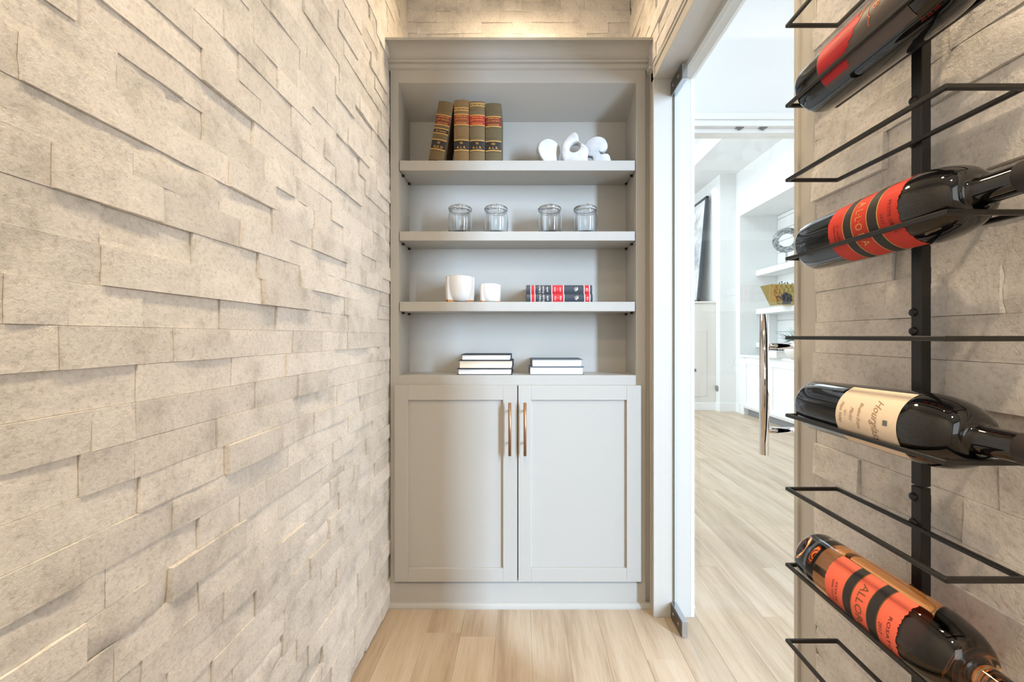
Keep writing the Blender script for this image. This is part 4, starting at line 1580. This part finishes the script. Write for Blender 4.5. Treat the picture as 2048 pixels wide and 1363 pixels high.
for r_ in range(5):
    for c_ in range(8):
        v = (r_ + .5) / 5
        u = (c_ + (.5 if r_ % 2 else 0) + .25) / 8
        if u > .97: continue
        w = wb + (wt - wb) * v
        cxh = gx - w + 2 * w * u
        czh = gz0 + hgt * v
        yh = YG - .09 - .03 * v
        rr_ = hgt / 5 * .56
        vs = [(cxh + rr_ * .98 * math.sin(PI / 3 * k), yh - .010, czh + rr_ * .98 * math.cos(PI / 3 * k)) for k in range(6)]
        vs2 = [(cxh + rr_ * .80 * math.sin(PI / 3 * k), yh - .010, czh + rr_ * .80 * math.cos(PI / 3 * k)) for k in range(6)]
        vs += vs2 + [(cxh, yh + .001, czh)]
        vs += [(cxh + rr_ * .98 * math.sin(PI / 3 * k), yh + .004, czh + rr_ * .98 * math.cos(PI / 3 * k)) for k in range(6)]
        fs = []
        for k in range(6):
            j = (k + 1) % 6
            fs += [(k, j, 6 + j, 6 + k), (6 + k, 6 + j, 12), (k, 13 + k, 13 + j, j)]
        hexm.add(vs, fs)
part('honeycomb', hexm, M['goldhex'], plan)
# dark dried bloom in front of the planter, on stems
YD = 5.12
dc = at(1573, 599, YD)
bloom = thing('dried_bloom', 'dark dried flower head in front of the gold planter', 'flower', (dc.x, YD, gz0))
m = MB()
rb = random.Random(9)
for i in range(46):
    v = Vector((rb.gauss(0, 1), rb.gauss(0, 1), rb.gauss(0, 1))).normalized() * rb.uniform(.02, .055)
    c = Vector((dc.x, YD, gz0 + .088)) + Vector((v.x * 1.3, v.y, v.z * 1.05))
    bm = bmesh.new()
    bmesh.ops.create_icosphere(bm, subdivisions=1, radius=rb.uniform(.016, .026), matrix=Matrix.Translation(c))
    m.from_bm(bm)
part('flower_head', m, M['berry'], bloom)
m = MB().lathe([(0, 0), (.045, 0), (.05, .02), (.035, .05), (.03, .05), (.0, .03)], 16, c=(dc.x, YD, gz0))
part('dish', m, M['berry'], bloom)
m = MB()
for i in range(16):
    px = rb.uniform(1556, 1590)
    tp = at(px, rb.uniform(563, 572), YG)
    bt = Vector((gx + (tp.x - gx) * .6, YG, gz0 + hgt * .7))
    m.tube([bt, (bt + tp) / 2 + Vector((rb.uniform(-.01, .01), 0, 0)), tp], .002, 4)
    bm = bmesh.new()
    bmesh.ops.create_icosphere(bm, subdivisions=1, radius=.010, matrix=Matrix.Translation(tp))
    m.from_bm(bm)
tag(link('dried_sprigs', m, M['berry']), 'thin dark dried sprigs with berries standing in the gold planter', 'sprigs')
# needle plant on the lower shelf, vase and boxes on the worktop
YPn = 5.15
pc = at(1592, 664, YPn)
m = MB()
for i in range(90):
    a = rb.uniform(0, 2 * PI)
    e = rb.uniform(.1, 1.3)
    L = rb.uniform(.10, .24)
    d = Vector((math.cos(a) * math.cos(e), math.sin(a) * math.cos(e), math.sin(e)))
    b0 = Vector((pc.x, YPn, shz[2][1] + .015)) + Vector((rb.uniform(-.05, .05), rb.uniform(-.05, .05), 0))
    m.tube([b0, b0 + d * L * .6, b0 + d * L + Vector((0, 0, -.02))], [.004, .0035, .001], 4)
m.lathe([(0, 0), (.06, 0), (.07, .03), (.0, .035)], 16, c=(pc.x, YPn, shz[2][1]))
ft = thing('needle_plant', 'grey-green needle-leaf plant on the lower niche shelf', 'plant', (pc.x, YPn, shz[2][1]))
lf = MB(); lf.v, lf.f, lf.m, lf.s = m.v, m.f, m.m, m.s
pl = part('foliage', lf, M['leaf'], ft)
YV = 4.75
vc = at(1592, 695, YV)
wz = .89
vs_ = thing('round_vase', 'white round vase on the white worktop behind the door pull', 'vase', (vc.x, YV, wz))
rv = .12
prof = [(0, 0), (.05, 0), (.09, .03), (rv, .10), (rv * .95, .16), (.075, .21), (.05, .225), (.045, .225), (.07, .205), (rv * .88, .155), (rv * .92, .10), (.08, .035), (0, .02)]
part('body', MB().lathe(prof, 32, c=(vc.x, YV, wz)), M['ceramic'], vs_)
YB_ = 5.2
a = at(1541, 716, YB_).x
bxo = thing('white_box_book', 'white boxed book lying on the white worktop', 'book', (a + .15, YB_, wz))
part('cover', bx((a, YB_ - .12, wz), (a + .42, YB_ + .14, wz + .012), .002).box((a, YB_ - .12, wz + .085), (a + .42, YB_ + .14, wz + .097), .002).box((a, YB_ - .118, wz + .012), (a + .014, YB_ + .14, wz + .085), .002), M['trimwhite'], bxo)
part('pages', bx((a + .014, YB_ - .11, wz + .012), (a + .41, YB_ + .13, wz + .085)), M['pages'], bxo)
bb = thing('black_box_book', 'thin black book lying on the white boxed book', 'book', (a + .1, YB_, wz + .0975))
part('cover', bx((a + .0, YB_ - .115, wz + .0975), (a + .26, YB_ + .10, wz + .128), .002), M['blackbox'], bb)
g = MB()
for q in range(5):
    g.box((a + .03 + q * .028, YB_ - .1162, wz + .107), (a + .045 + q * .028, YB_ - .1150, wz + .118))
part('spine_print', g, M['whiteprint'], bb)

bpy.context.view_layer.update()
